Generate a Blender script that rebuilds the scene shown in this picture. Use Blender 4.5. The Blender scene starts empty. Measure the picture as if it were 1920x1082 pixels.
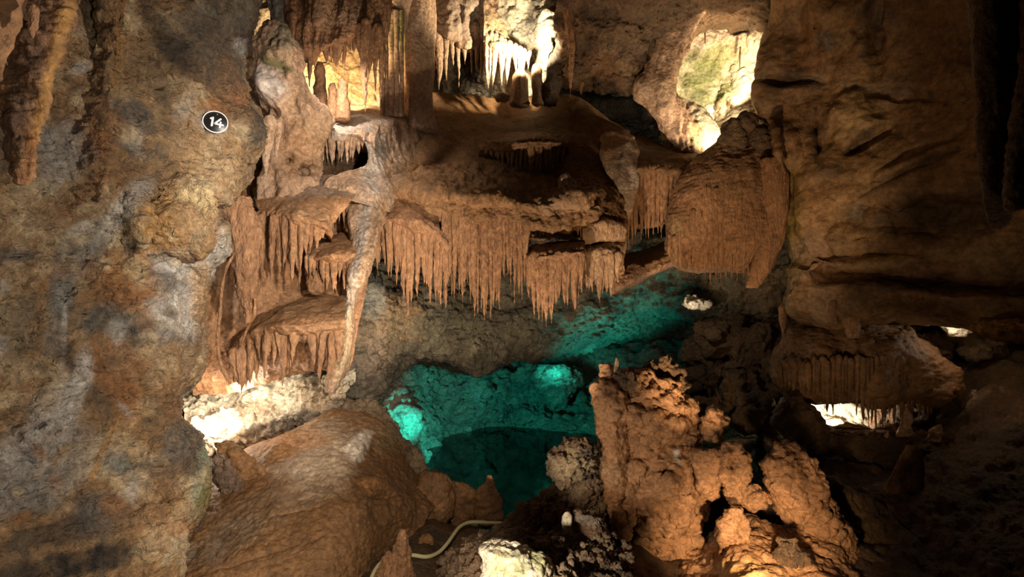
import bpy, math, random
import numpy as np
from mathutils import Vector, Matrix

# ------------------------------------------------------------------ camera, world, lamps, exposure
SC = bpy.context.scene
COL = SC.collection
F, CX, CY = 960.0, 960.0, 541.0            # focal length and centre of the 1920x1082 picture
PITCH = math.radians(5.0)
CAM = np.array([0.0, 0.0, 2.2])            # eye 2.2 m above the water of the pool (z = 0)
cp, sp = math.cos(PITCH), math.sin(PITCH)

DSC = 1.0                                  # stretch of all distances within one group of formations

def W(px, py, d):
    """point seen at picture position (px, py), d metres in front of the eye"""
    px, py, d = np.broadcast_arrays(np.asarray(px, float), np.asarray(py, float), np.asarray(d, float))
    d = d * DSC
    x = (px - CX) / F * d
    v = -(py - CY) / F * d
    return np.stack([x, d * cp - v * sp, CAM[2] + v * cp + d * sp], -1)

def PIX(p):
    q = p - CAM
    d = q[..., 1] * cp + q[..., 2] * sp
    v = -q[..., 1] * sp + q[..., 2] * cp
    d = np.maximum(d, 0.05)
    return CX + q[..., 0] / d * F, CY - v / d * F

cam_data = bpy.data.cameras.new('camera')
cam_data.sensor_width = 36.0
cam_data.lens = 36.0 * F / 1920.0
cam_data.clip_start = 0.05
cam = bpy.data.objects.new('camera', cam_data)
COL.objects.link(cam)
cam.location = CAM
cam.rotation_euler = (math.pi / 2 + PITCH, 0, 0)
SC.camera = cam

world = bpy.data.worlds.new('cave_dark')
SC.world = world
world.use_nodes = True
world.node_tree.nodes['Background'].inputs[0].default_value = (1, 0.75, 0.5, 1)
world.node_tree.nodes['Background'].inputs[1].default_value = 0.001

SC.view_settings.view_transform = 'Standard'
SC.view_settings.look = 'None'
SC.view_settings.gamma = 1.0
SC.view_settings.exposure = 0.0
SC.view_settings.use_curve_mapping = False
SC.cycles.use_denoising = True
SC.cycles.max_bounces = 6
SC.cycles.diffuse_bounces = 2
SC.cycles.sample_clamp_indirect = 4.0

def lamp(name, kind, pos, target, watts, colour, size=0.05, angle=90, blend=0.6):
    l = bpy.data.lights.new(name, kind)
    l.energy = watts
    l.color = colour
    if kind == 'AREA':
        l.shape = 'DISK'; l.size = size
    else:
        l.shadow_soft_size = size
    if kind == 'SPOT':
        l.spot_size = math.radians(angle); l.spot_blend = blend
    o = bpy.data.objects.new(name, l)
    COL.objects.link(o)
    o.location = pos
    if target is not None:
        o.rotation_euler = (Vector(target) - Vector(pos)).to_track_quat('-Z', 'Y').to_euler()
    return o

WARM = (1.0, 0.79, 0.56)
AMBER = (1.0, 0.70, 0.40)
PALE = (1.0, 0.86, 0.68)
TEAL = (0.03, 1.0, 0.85)
# floods along the visitors' path, with a few added fills
lamp('path_flood', 'SPOT', (1.9, 1.9, 2.0), W(230, 480, 2.6), 540, (1.0, 0.89, 0.76), 0.08, 84, 0.8)
lamp('path_flood', 'SPOT', (1.2, -0.4, 1.6), W(200, 450, 2.5), 170, (1.0, 0.89, 0.76), 0.15, 90, 0.8)  # weak frontal fill, added to soften the shadows of the left drapery
lamp('path_flood', 'SPOT', (1.1, 0.6, 2.9), W(550, 500, 5.0), 1350, (1.0, 0.89, 0.75), 0.08, 46, 0.7)
lamp('curtain_flood', 'SPOT', (-0.25, 3.9, 0.75), W(915, 450, 6.2), 540, WARM, 0.05, 84, 0.5)
lamp('dome_flood', 'SPOT', W(1375, 1040, 3.4), W(1325, 400, 6.2), 400, AMBER, 0.05, 58, 0.7)
lamp('pillar_flood', 'SPOT', (-0.2, 3.7, 1.0), W(1225, 850, 5.0), 46, (1, 0.76, 0.5), 0.03, 50, 0.7)
lamp('pillar_flood', 'SPOT', (2.3, 3.3, 0.3), W(1330, 880, 4.9), 40, AMBER, 0.04, 64, 0.9)  # fill added from the right to brighten the pillar
lamp('ledge_flood', 'SPOT', W(1490, 1110, 3.2), W(1415, 1050, 4.3), 220, AMBER, 0.05, 74, 0.9)
lamp('rubble_lamp', 'SPOT', W(900, 1150, 2.9), W(1030, 1010, 4.1), 85, PALE, 0.05, 90, 0.9)
lamp('mound_flood', 'SPOT', W(800, 620, 1.2), W(560, 930, 4.6), 340, (1, 0.84, 0.64), 0.08, 60, 0.9)
lamp('right_flood', 'SPOT', (3.0, 2.0, 1.6), W(1600, 270, 5.6), 31, AMBER, 0.1, 66, 0.9)
lamp('overhang_flood', 'SPOT', W(940, 900, 5.3), W(850, 600, 7.6), 24, PALE, 0.05, 90, 0.9)
lamp('canopy_fill', 'SPOT', W(1590, 1010, 3.7), W(1585, 715, 6.2), 62, AMBER, 0.05, 40, 0.9)  # added low fill that brightens the dim canopy face
# lamps hidden in the niches, and some added to brighten rock
lamp('drapery_fill', 'SPOT', W(705, 212, 5.3), W(645, 30, 5.9), 26, PALE, 0.04, 100, 0.9)  # added fill brightening the rust drapery from the front
lamp('hanging_rock_fill', 'SPOT', W(1300, 296, 6.5), W(1240, 140, 7.1), 34, PALE, 0.04, 90, 0.9)  # added light for the pinkish hanging rock, no known source
lamp('cascade_lamp', 'POINT', W(385, 798, 5.2), None, 26, PALE, 0.03)
lamp('cascade_lamp', 'POINT', W(450, 738, 5.45), None, 16, PALE, 0.03)
lamp('niche_lamp', 'SPOT', W(640, 150, 6.6), W(630, 100, 7.6), 220, (1, 0.75, 0.42), 0.03, 140, 0.6)
lamp('niche_lamp', 'SPOT', W(985, 100, 7.5), W(950, 50, 8.3), 260, (1, 0.82, 0.55), 0.03, 160, 0.4)
lamp('mound_top_lamp', 'SPOT', W(620, 60, 4.7), W(560, 180, 5.4), 30, (1, 0.86, 0.74), 0.04, 120, 0.9)
lamp('ramp_lamp', 'SPOT', W(598, 60, 5.3), W(695, 275, 6.2), 130, (1, 0.86, 0.74), 0.04, 80, 0.9)
lamp('mound_side_lamp', 'POINT', W(446, 140, 5.0), None, 34, (1, 0.88, 0.82), 0.03)
lamp('niche_lamp', 'SPOT', W(1372, 268, 6.98), W(1310, 220, 7.5), 80, (1, 0.80, 0.5), 0.03, 120, 0.6)
lamp('niche_lamp', 'SPOT', W(1402, 165, 7.25), W(1325, 130, 8.0), 180, (1, 0.80, 0.5), 0.03, 120, 0.6)
lamp('pool_lamp', 'SPOT', W(800, 850, 7.8), W(742, 785, 8.4), 130, TEAL, 0.04, 74, 0.9)
lamp('pool_lamp', 'POINT', W(1042, 688, 11.2), None, 10, TEAL, 0.04)
lamp('pool_lamp', 'SPOT', W(1180, 800, 8.6), W(1130, 560, 9.2), 190, TEAL, 0.05, 90, 0.9)
lamp('pool_lamp', 'SPOT', W(860, 860, 7.8), W(900, 760, 11.5), 230, TEAL, 0.05, 100, 0.9)
lamp('crevice_lamp', 'POINT', W(1300, 590, 7.35), None, 6, PALE, 0.02)
lamp('crevice_lamp', 'SPOT', W(1560, 800, 6.85), W(1585, 772, 7.5), 120, PALE, 0.03, 130, 0.4)
lamp('crevice_lamp', 'POINT', W(1796, 616, 6.25), None, 4, PALE, 0.02)
lamp('crevice_lamp', 'POINT', W(1890, 655, 5.9), None, 2.5, AMBER, 0.03)  # amber light added to brighten the top of the dark slope

# ------------------------------------------------------------------ noise
_rs = np.random.RandomState(11)
_P = _rs.permutation(256); _P = np.concatenate([_P, _P, _P, _P])
_G = _rs.normal(size=(256, 3)); _G /= np.linalg.norm(_G, axis=1)[:, None]
_G = _G.astype(np.float32)
_R3 = _rs.rand(256, 3).astype(np.float32)

def pn(p):
    sh = p.shape[:-1]
    p = p.reshape(-1, 3)
    fl = np.floor(p)
    i = fl.astype(np.int64) & 255
    f = (p - fl).astype(np.float32)
    u = f * f * f * (f * (f * 6 - 15) + 10)
    out = 0
    for dx in (0, 1):
        wx = u[:, 0] if dx else 1 - u[:, 0]
        hx = _P[i[:, 0] + dx]
        for dy in (0, 1):
            wy = wx * (u[:, 1] if dy else 1 - u[:, 1])
            hy = _P[hx + i[:, 1] + dy]
            for dz in (0, 1):
                g = _G[_P[hy + i[:, 2] + dz]]
                w = wy * (u[:, 2] if dz else 1 - u[:, 2])
                out = out + w * (g[:, 0] * (f[:, 0] - dx) + g[:, 1] * (f[:, 1] - dy) + g[:, 2] * (f[:, 2] - dz))
    return out.reshape(sh) * 1.5

def fbm(p, o=4, gain=0.5):
    a, r, q = 1.0, 0, p
    for k in range(o):
        r = r + a * pn(q)
        q = q * 2.03 + 17.3
        a *= gain
    return r

def ridge(p, o=4, gain=0.5):
    a, r, q = 1.0, 0, p
    for k in range(o):
        r = r + a * (1 - 2 * np.abs(pn(q)))
        q = q * 2.07 + 9.1
        a *= gain
    return r * 0.5

def cells(p):
    """distance to the nearest and second nearest feature point"""
    sh = p.shape[:-1]
    p = p.reshape(-1, 3)
    fl = np.floor(p).astype(np.int64)
    f = p - fl
    b1 = np.full(len(p), 9.0); b2 = np.full(len(p), 9.0)
    for dx in (-1, 0, 1):
        for dy in (-1, 0, 1):
            for dz in (-1, 0, 1):
                c = (fl + (dx, dy, dz)) & 255
                h = _P[_P[_P[c[:, 0]] + c[:, 1]] + c[:, 2]]
                d = np.sqrt((((_R3[h] + (dx, dy, dz)) - f) ** 2).sum(1))
                n1 = np.minimum(b1, d)
                b2 = np.minimum(b2, np.maximum(b1, d))
                b1 = n1
    return b1.reshape(sh), b2.reshape(sh)

def sstep(x, a, b):
    t = np.clip((x - a) / (b - a), 0, 1)
    return t * t * (3 - 2 * t)

# displacement recipes: position (m) -> metres along the normal
def d_rock(a=0.08, s=0.6, o=6, rid=0.5):
    return lambda p: a * (fbm(p / s, o, 0.5) + rid * ridge(p / s * 1.3 + 5, 4, 0.5))
def d_flow(a=0.05, s=0.3, o=4, sq=0.22):
    return lambda p: a * fbm(p / s * np.array([1, 1, sq]), o, 0.5)
def d_pop(a=0.012, s=0.05):
    return lambda p: a * (0.6 - cells(p / s)[0])
def d_lump(a=0.05, s=0.2):
    def f(p):
        q = p / s + 0.35 * np.stack([pn(p / s * 1.7), pn(p / s * 1.7 + 31), pn(p / s * 1.7 + 57)], -1)
        return a * (0.75 - cells(q)[0]) + a * 0.25 * fbm(p / s * 2.2, 3)
    return f
def d_facet(a=0.08, s=0.3):
    """broken rock: flat plates with sharp edges"""
    def f(p):
        q = p + 0.25 * s * np.stack([pn(p / s * 1.3), pn(p / s * 1.3 + 31), pn(p / s * 1.3 + 57)], -1)
        c1, c2 = cells(q / s)
        e1, e2 = cells(q / s * 2.3 + 7)
        return a * (np.minimum(c2 - c1, 0.45) * 1.6 - 0.5) + a * 0.35 * (np.minimum(e2 - e1, 0.4) * 1.6 - 0.4) + a * 0.3 * fbm(p / s * 3, 3)
    return f
def d_strata(a=0.03, s=0.12):
    return lambda p: a * ridge(p / s * np.array([0.25, 0.25, 1.0]), 4)
def d_ripple(a=0.01, s=0.06):
    return lambda p: a * fbm(p / s * np.array([0.5, 0.8, 1.6]), 3)
def d_flute(a=0.02, s=0.06):
    return lambda p: a * ridge(p / s * np.array([1, 1, 0.05]), 2)
def add(*fs):
    return lambda p: sum(f(p) for f in fs)

# ------------------------------------------------------------------ colours and materials
def lin(r, g, b):
    c = np.array([r, g, b]) / 255.0
    c = np.where(c <= 0.04045, c / 12.92, ((c + 0.055) / 1.055) ** 2.4)
    if c[0] > c[1]:                          # the browns of this cave are greyer than they look in warm light
        c[1] += 0.19 * (c[0] - c[1]); c[2] += 0.10 * (c[0] - c[2])
    return c

def rock_mat(name, cols, scale=2.0, bump=0.35, fine=70.0, rough=0.6, spec=0.4, stretch=1.0, pits=0.3, tint_break=0.5):
    """mineral surface: broad colour drift, speckle, dirt, micro relief; the Tint attribute lays mineral stains and painted shade over it"""
    m = bpy.data.materials.new(name)
    m.use_nodes = True
    nt = m.node_tree
    N, L = nt.nodes, nt.links
    bs = N['Principled BSDF']
    bs.inputs['Roughness'].default_value = rough
    bs.inputs['Specular IOR Level'].default_value = spec
    geo = N.new('ShaderNodeNewGeometry')
    mp = N.new('ShaderNodeMapping'); mp.inputs['Scale'].default_value = (1, 1, stretch)
    L.new(geo.outputs['Position'], mp.inputs['Vector'])
    def noise(s, det, ro=0.6, dist=0.0):
        n = N.new('ShaderNodeTexNoise')
        n.inputs['Scale'].default_value = s; n.inputs['Detail'].default_value = det
        n.inputs['Roughness'].default_value = ro; n.inputs['Distortion'].default_value = dist
        L.new(mp.outputs['Vector'], n.inputs['Vector'])
        return n
    n1 = noise(scale, 7, 0.68, 0.4)
    rp = N.new('ShaderNodeValToRGB')
    e = rp.color_ramp.elements
    k = len(cols)
    while len(e) < k: e.new(0.5)
    for j, c in enumerate(cols):
        e[j].position = 0.30 + 0.40 * j / max(k - 1, 1)
        e[j].color = (*lin(*c), 1)
    L.new(n1.outputs['Fac'], rp.inputs['Fac'])
    at = N.new('ShaderNodeAttribute'); at.attribute_name = 'Tint'
    n2 = noise(scale * 6, 6, 0.7)
    br = N.new('ShaderNodeMapRange')
    br.inputs['From Min'].default_value = 0.35; br.inputs['From Max'].default_value = 0.62
    br.inputs['To Min'].default_value = 1 - tint_break; br.inputs['To Max'].default_value = 1.0
    L.new(n2.outputs['Fac'], br.inputs['Value'])
    ml = N.new('ShaderNodeMath'); ml.operation = 'MULTIPLY'
    L.new(at.outputs['Alpha'], ml.inputs[0]); L.new(br.outputs['Result'], ml.inputs[1])
    mx = N.new('ShaderNodeMix'); mx.data_type = 'RGBA'
    L.new(ml.outputs[0], mx.inputs['Factor'])
    L.new(rp.outputs['Color'], mx.inputs[6]); L.new(at.outputs['Color'], mx.inputs[7])
    # speckle
    n3 = noise(fine * 0.45, 4, 0.7)
    sr = N.new('ShaderNodeMapRange')
    sr.inputs['From Min'].default_value = 0.3; sr.inputs['From Max'].default_value = 0.7
    sr.inputs['To Min'].default_value = 0.62; sr.inputs['To Max'].default_value = 1.30
    L.new(n3.outputs['Fac'], sr.inputs['Value'])
    vm = N.new('ShaderNodeVectorMath'); vm.operation = 'SCALE'
    L.new(mx.outputs[2], vm.inputs[0]); L.new(sr.outputs['Result'], vm.inputs['Scale'])
    L.new(vm.outputs['Vector'], bs.inputs['Base Color'])
    n6 = noise(scale * 11, 8, 0.75, 0.6)
    m6 = N.new('ShaderNodeMapRange')
    m6.inputs['From Min'].default_value = 0.32; m6.inputs['From Max'].default_value = 0.68
    m6.inputs['To Min'].default_value = 0.55; m6.inputs['To Max'].default_value = 1.35
    L.new(n6.outputs['Fac'], m6.inputs['Value'])
    v6 = N.new('ShaderNodeVectorMath'); v6.operation = 'SCALE'
    L.new(vm.outputs['Vector'], v6.inputs[0]); L.new(m6.outputs['Result'], v6.inputs['Scale'])
    L.new(v6.outputs['Vector'], bs.inputs['Base Color'])
    # micro relief
    n4 = noise(fine, 5, 0.65)
    vo = N.new('ShaderNodeTexVoronoi'); vo.inputs['Scale'].default_value = fine * 0.4
    L.new(mp.outputs['Vector'], vo.inputs['Vector'])
    mm = N.new('ShaderNodeMath'); mm.operation = 'MULTIPLY_ADD'
    L.new(vo.outputs['Distance'], mm.inputs[0]); mm.inputs[1].default_value = -pits
    L.new(n4.outputs['Fac'], mm.inputs[2])
    n5 = noise(fine * 0.22, 5, 0.6)
    mb = N.new('ShaderNodeMath'); mb.operation = 'MULTIPLY_ADD'
    L.new(n5.outputs['Fac'], mb.inputs[0]); mb.inputs[1].default_value = 2.2
    L.new(mm.outputs[0], mb.inputs[2])
    bp = N.new('ShaderNodeBump')
    bp.inputs['Strength'].default_value = bump; bp.inputs['Distance'].default_value = 0.035
    L.new(mb.outputs[0], bp.inputs['Height'])
    L.new(bp.outputs['Normal'], bs.inputs['Normal'])
    return m

M = {}
M['wall'] = rock_mat('mottled_limestone', [(60, 52, 46), (108, 86, 64), (142, 100, 60), (180, 152, 116), (104, 88, 72)], 2.0, 1.0, 60, 0.6, 0.4, tint_break=0.45)
M['brown'] = rock_mat('brown_flowstone', [(124, 80, 48), (150, 98, 62), (170, 112, 72), (160, 118, 84)], 1.6, 0.5, 75, 0.5, 0.4)
M['drape'] = rock_mat('rust_brown_drapery', [(140, 88, 54), (166, 108, 70), (182, 122, 84)], 2.4, 0.75, 75, 0.46, 0.5, 0.4)
M['mud'] = rock_mat('mud_brown_flowstone', [(104, 66, 36), (124, 80, 44), (142, 94, 54)], 0.8, 0.4, 70, 0.6, 0.35)
M['calcite'] = rock_mat('pale_calcite', [(196, 176, 150), (214, 196, 168), (222, 206, 182)], 2.5, 0.6, 60, 0.55, 0.35, tint_break=0.1)
M['over'] = rock_mat('grey_brown_bedrock', [(52, 46, 40), (92, 82, 66), (118, 106, 84), (150, 140, 122)], 2.2, 0.9, 45, 0.6, 0.35)
M['pink'] = rock_mat('pinkish_calcite', [(160, 116, 90), (182, 138, 108), (196, 158, 130)], 2.2, 0.6, 60, 0.55, 0.4)
M['dark'] = rock_mat('dark_brown_rock', [(58, 42, 30), (84, 58, 38), (108, 74, 46), (120, 88, 60)], 2.2, 0.8, 50, 0.55, 0.45)
M['pool'] = rock_mat('grey_pool_rock', [(86, 84, 76), (130, 122, 106), (152, 140, 118), (166, 160, 146)], 1.8, 0.8, 40, 0.6, 0.35)
M['right'] = rock_mat('banded_brown_rock', [(92, 62, 36), (124, 84, 48), (146, 102, 60), (160, 120, 78)], 0.9, 0.4, 45, 0.5, 0.45)
M['rubble'] = rock_mat('crusty_rubble', [(84, 62, 48), (122, 92, 70), (150, 120, 92), (172, 146, 112)], 4.0, 0.9, 60, 0.6, 0.4)

# ------------------------------------------------------------------ mesh builders
def thing(name, label, cat, loc, group=None):
    o = bpy.data.objects.new(name, None)
    o.empty_display_size = 0.1
    COL.objects.link(o)
    o.location = loc
    o['label'] = label; o['category'] = cat
    if group: o['group'] = group
    return o
def tag(o, label, cat, group=None):
    o['label'] = label; o['category'] = cat
    if group: o['group'] = group
    return o

def quads(n, m, wrap):
    i = np.arange(n - 1)[:, None]
    j = np.arange(m if wrap else m - 1)[None, :]
    j2 = (j + 1) % m
    return np.stack([i * m + j, i * m + j2, (i + 1) * m + j2, (i + 1) * m + j], -1).reshape(-1, 4)

def normals(V, q):
    a = np.cross(V[q[:, 2]] - V[q[:, 0]], V[q[:, 3]] - V[q[:, 1]])
    n = np.zeros_like(V)
    for c in range(3):
        for k in range(4):
            n[:, c] += np.bincount(q[:, k], a[:, c], len(V))
    return n / np.maximum(np.linalg.norm(n, axis=1), 1e-12)[:, None]

def tint_of(V, patches, seed=0.0):
    """mineral stains, painted shade and sheen: (px, py, rx, ry, degrees, colour, strength[, softness])"""
    n = len(V)
    rgb = np.zeros((n, 3)); al = np.zeros(n)
    if patches:
        px, py = PIX(V)
        wx = fbm(V * 3.1 + 3 + seed, 4, 0.6); wy = fbm(V * 3.1 + 41 + seed, 4, 0.6)
        for pt in patches:
            x, y, rx, ry, deg, col, s = pt[:7]
            soft = pt[7] if len(pt) > 7 else 0.5
            t = math.radians(deg); c_, s_ = math.cos(t), math.sin(t)
            dx, dy = px - x, py - y
            a = (dx * c_ + dy * s_) / rx + wx * 0.45
            b = (-dx * s_ + dy * c_) / ry + wy * 0.45
            k = s * (1 - sstep(np.sqrt(a * a + b * b), 1 - soft, 1 + soft * 0.6))
            na = al + k * (1 - al)
            c = lin(*col)
            rgb = np.where(na[:, None] > 1e-6, (rgb * (al * (1 - k))[:, None] + c[None] * k[:, None]) / np.maximum(na, 1e-6)[:, None], rgb)
            al = na
    return np.concatenate([rgb, al[:, None]], 1)

def mesh(name, V, q, mat, parent=None, tints=None, disp=None, flip=False, base=None, bumps=None):
    V = V.reshape(-1, 3).astype(np.float64)
    if flip: q = q[:, ::-1]
    if bumps:
        nv = normals(V, q)
        px, py = PIX(V)
        wx = fbm(V * 2.7 + 3, 3); wy = fbm(V * 2.7 + 41, 3)
        for (x, y, rx, ry, deg, amt) in bumps:
            t = math.radians(deg); c_, s_ = math.cos(t), math.sin(t)
            a = ((px - x) * c_ + (py - y) * s_) / rx + wx * 0.3
            b = (-(px - x) * s_ + (py - y) * c_) / ry + wy * 0.3
            V = V + nv * (amt * (1 - sstep(np.sqrt(a * a + b * b), 0.25, 1.1)))[:, None]
    if disp:
        for f in (disp if isinstance(disp, (list, tuple)) else [disp]):
            V = V + normals(V, q) * f(V)[:, None]
    tc = tint_of(V, tints)
    b = np.zeros(3) if base is None else np.asarray(base, float)
    if parent is not None:
        root = parent
        while root.parent is not None: root = root.parent
        b = np.array(root.location)
    me = bpy.data.meshes.new(name)
    me.vertices.add(len(V))
    me.vertices.foreach_set('co', (V - b).astype(np.float32).ravel())
    nf = len(q)
    me.loops.add(nf * 4)
    me.loops.foreach_set('vertex_index', q.astype(np.int32).ravel())
    me.polygons.add(nf)
    me.polygons.foreach_set('loop_start', np.arange(0, nf * 4, 4, dtype=np.int32))
    me.polygons.foreach_set('loop_total', np.full(nf, 4, dtype=np.int32))
    me.polygons.foreach_set('use_smooth', np.ones(nf, dtype=bool))
    me.update()
    ca = me.color_attributes.new('Tint', 'FLOAT_COLOR', 'POINT')
    ca.data.foreach_set('color', tc.astype(np.float32).ravel())
    me.materials.append(mat)
    o = bpy.data.objects.new(name, me)
    COL.objects.link(o)
    if parent is not None:
        o.parent = parent
    else:
        o.location = b
    return o

def interp(P, n, axis=0, lin_=False):
    """Catmull-Rom resample of control points along an axis"""
    P = np.moveaxis(np.asarray(P, float), axis, 0)
    k = len(P)
    if k == 2 or lin_:
        t = np.linspace(0, k - 1, n); i = np.minimum(t.astype(int), k - 2); f = (t - i).reshape((-1,) + (1,) * (P.ndim - 1))
        R = P[i] * (1 - f) + P[i + 1] * f
        return np.moveaxis(R, 0, axis)
    Q = np.concatenate([[2 * P[0] - P[1]], P, [2 * P[-1] - P[-2]]])
    t = np.linspace(0, k - 1, n); i = np.minimum(t.astype(int), k - 2); f = (t - i).reshape((-1,) + (1,) * (P.ndim - 1))
    a, b, c, d = Q[i], Q[i + 1], Q[i + 2], Q[i + 3]
    R = b + 0.5 * f * (c - a + f * (2 * a - 5 * b + 4 * c - d + f * (3 * (b - c) + d - a)))
    return np.moveaxis(R, 0, axis)

def evenly(line, n):
    """resample a polyline of control points to n points, smooth, even in picture length"""
    P = interp(np.asarray(line, float), 200)
    s = np.concatenate([[0], np.cumsum(np.hypot(np.diff(P[:, 0]), np.diff(P[:, 1])) + 1e-6)])
    t = np.linspace(0, s[-1], n)
    return np.stack([np.interp(t, s, P[:, k]) for k in range(P.shape[1])], 1)

def sheet(name, rows, mat, parent=None, step=2.5, disp=None, tints=None, flip=False, nu=None, nv=None, base=None, bumps=None, cols=10, raw=False):
    """surface through rows of (px, py, d) control points, each row listed from left to right"""
    R = np.array(rows, float) if raw else np.stack([evenly(r, cols) for r in rows])
    L = np.hypot(np.diff(R[..., 0], axis=1), np.diff(R[..., 1], axis=1)).sum(1).max()
    H = np.hypot(np.diff(R[..., 0], axis=0), np.diff(R[..., 1], axis=0)).sum(0)
    D = np.abs(np.diff(R[..., 2], axis=0)).sum(0)
    H = (H + D * 60).max()
    P = W(R[..., 0], R[..., 1], R[..., 2])
    nv = nv or int(max(8, L / step)); nu = nu or int(max(8, H / step))
    if raw:
        V = interp(interp(P, nu, 0), 500, 1)
        ln = np.linalg.norm(np.diff(V, axis=1), axis=2) / np.linalg.norm(V[:, 1:] - CAM, axis=2)
        s = np.concatenate([[0], np.cumsum(ln.mean(0))])
        u = np.interp(np.linspace(0, s[-1], int(s[-1] * F / step)), s, np.arange(500.0))
        i = np.minimum(u.astype(int), 498); f = (u - i)[None, :, None]
        V = V[:, i] * (1 - f) + V[:, i + 1] * f
        nv = len(u)
    else:
        V = interp(interp(P, nu, 0), nv, 1)
    return mesh(name, V, quads(nu, nv, False), mat, parent, tints, disp, not flip, base, bumps)

def loft(name, sil, d, mat, parent=None, k=0.8, step=2.5, disp=None, tints=None, sq=2.0, base=None, closed=(True, True), bumps=None, lean=0.0):
    """solid of revolution-like rings: sil rows are (py, x_left, x_right[, d]) from top to bottom"""
    S = np.array([(r[0], r[1], r[2], r[3] if len(r) > 3 else d) for r in sil], float)
    S[:, 3] = S[:, 3] + lean * (S[:, 0] - S[0, 0])
    H = S[-1, 0] - S[0, 0]
    wmax = (S[:, 2] - S[:, 1]).max()
    n = int(max(10, (H + 0.4 * wmax) / step)); m = int(max(10, math.pi * wmax * (0.5 + 0.5 * k) / step * 0.9))
    # uniform in y, with extra rings at the ends
    ys = np.concatenate([[0.0], np.linspace(0, 1, n), [1.0]])
    t = (S[:, 0] - S[0, 0]) / max(H, 1e-6)
    xl, xr, dd = (np.interp(ys, t, S[:, c]) for c in (1, 2, 3))
    if len(S) > 3:
        def sm(a):
            w = max(2, n // (3 * len(S)))
            ker = np.hanning(2 * w + 3)[1:-1]; ker /= ker.sum()
            b = np.convolve(np.pad(a, w, mode='edge'), ker, 'valid')
            e = np.minimum(np.arange(len(a)), np.arange(len(a))[::-1]) / w
            e = np.clip(e, 0, 1)
            return b * e + a * (1 - e)
        xl, xr, dd = sm(xl), sm(xr), sm(dd)
    py = S[0, 0] + ys * H
    c = W((xl + xr) / 2, py, dd)
    r = (xr - xl) / 2 * dd * DSC / F
    if closed[0]: r[0] = 1e-4
    if closed[1]: r[-1] = 1e-4
    a = np.linspace(0, 2 * math.pi, m, endpoint=False)
    ca, sa = np.cos(a), np.sin(a)
    ex = 2.0 / sq
    X = np.sign(ca) * np.abs(ca) ** ex; Y = np.sign(sa) * np.abs(sa) ** ex
    V = np.empty((len(ys), m, 3))
    V[..., 0] = c[:, None, 0] + r[:, None] * X[None]
    V[..., 1] = c[:, None, 1] + r[:, None] * k * Y[None]
    V[..., 2] = c[:, None, 2]
    return mesh(name, V, quads(len(ys), m, True), mat, parent, tints, disp, True, base, bumps)

def round_sil(x, y, rx, ry, n=9, d=None):
    """silhouette rows of a boulder"""
    out = []
    for k in range(n):
        a = math.pi * k / (n - 1)
        w = math.sin(a) ** 0.7
        row = (y - ry * math.cos(a), x - rx * w, x + rx * w)
        out.append(row + ((d,) if d else ()))
    return out

def tube(name, pts, rad, mat, parent=None, nseg=10, disp=None, tints=None, n=None, base=None):
    """tube along world points; rad is one radius or a list along it"""
    P = np.asarray(pts, float)
    n = n or max(12, len(P) * 8)
    P2 = interp(P, n)
    r = np.interp(np.linspace(0, 1, n), np.linspace(0, 1, len(np.atleast_1d(rad))), np.atleast_1d(rad))
    T = np.gradient(P2, axis=0); T /= np.linalg.norm(T, axis=1)[:, None]
    up = np.array([0.13, -0.2, 1.0])
    if abs((T @ (up / np.linalg.norm(up)))).max() > 0.93: up = np.array([0.1, 1.0, 0.1])
    A = np.cross(T, up); A /= np.linalg.norm(A, axis=1)[:, None]
    B = np.cross(T, A)
    a = np.linspace(0, 2 * math.pi, nseg, endpoint=False)
    r = r.copy()
    V = P2[:, None] + r[:, None, None] * (A[:, None] * np.cos(a)[None, :, None] + B[:, None] * np.sin(a)[None, :, None])
    V = np.concatenate([np.repeat(P2[:1, None], nseg, 1) + (V[:1] - P2[:1, None]) * 1e-3, V, np.repeat(P2[-1:, None], nseg, 1) + (V[-1:] - P2[-1:, None]) * 1e-3])
    return mesh(name, V, quads(n + 2, nseg, True), mat, parent, tints, disp, False, base)

RND = random.Random(5)
def stalactite(parent, x, y0, y1, w, d, mat, drift=0.0, dd=0.0, name='stalactite', tip=0.10, rough=0.010, taper=0.75, flat=0.8, tints=None, seg=None, up=False):
    """hanging stalactite from picture height y0 to y1, w pixels wide at the root"""
    n = int(max(12, (y1 - y0) / 4.0)); m = seg or int(max(10, min(26, w * 1.1)))
    t = np.linspace(0, 1, n)
    px = x + drift * t + w * 0.06 * np.sin(t * RND.uniform(4, 9) + RND.uniform(0, 6))
    c = W(px, y0 + (y1 - y0) * t, d + dd * t)
    rr = (1 - t ** 2.2) * taper + (1 - t) * (1 - taper)
    rr = np.maximum(rr, tip * (1 - t) ** 0.5)
    if up: rr = np.sqrt(np.maximum(1 - t ** 2.2, 0))[::1]
    rr = rr * (1 - (1 - np.clip(t * (y1 - y0) / (0.7 * w), 0, 1)) ** 2) ** 0.5      # rounded shoulder
    r = w / 2 * d * DSC / F * np.maximum(rr, 1e-3)
    r[-1] = 1e-4
    if up: r = r[::-1]
    ph = RND.uniform(0, 6.28); k1 = RND.choice((3, 4, 5)); am = RND.uniform(0.05, 0.14)
    a = np.linspace(0, 2 * math.pi, m, endpoint=False)
    fl = 1 + am * np.cos(k1 * a + ph) + 0.06 * np.cos(2 * a + ph * 2)
    V = np.empty((n, m, 3))
    V[..., 0] = c[:, None, 0] + r[:, None] * fl * np.cos(a)
    V[..., 1] = c[:, None, 1] + r[:, None] * fl * np.sin(a) * flat
    V[..., 2] = c[:, None, 2]
    f = lambda p: rough * (fbm(p * np.array([22, 22, 14]), 3) + 0.5 * pn(p * np.array([9, 9, 3]) + 5))
    return mesh(name, V, quads(n, m, True), mat, parent, tints, f, True)

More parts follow.
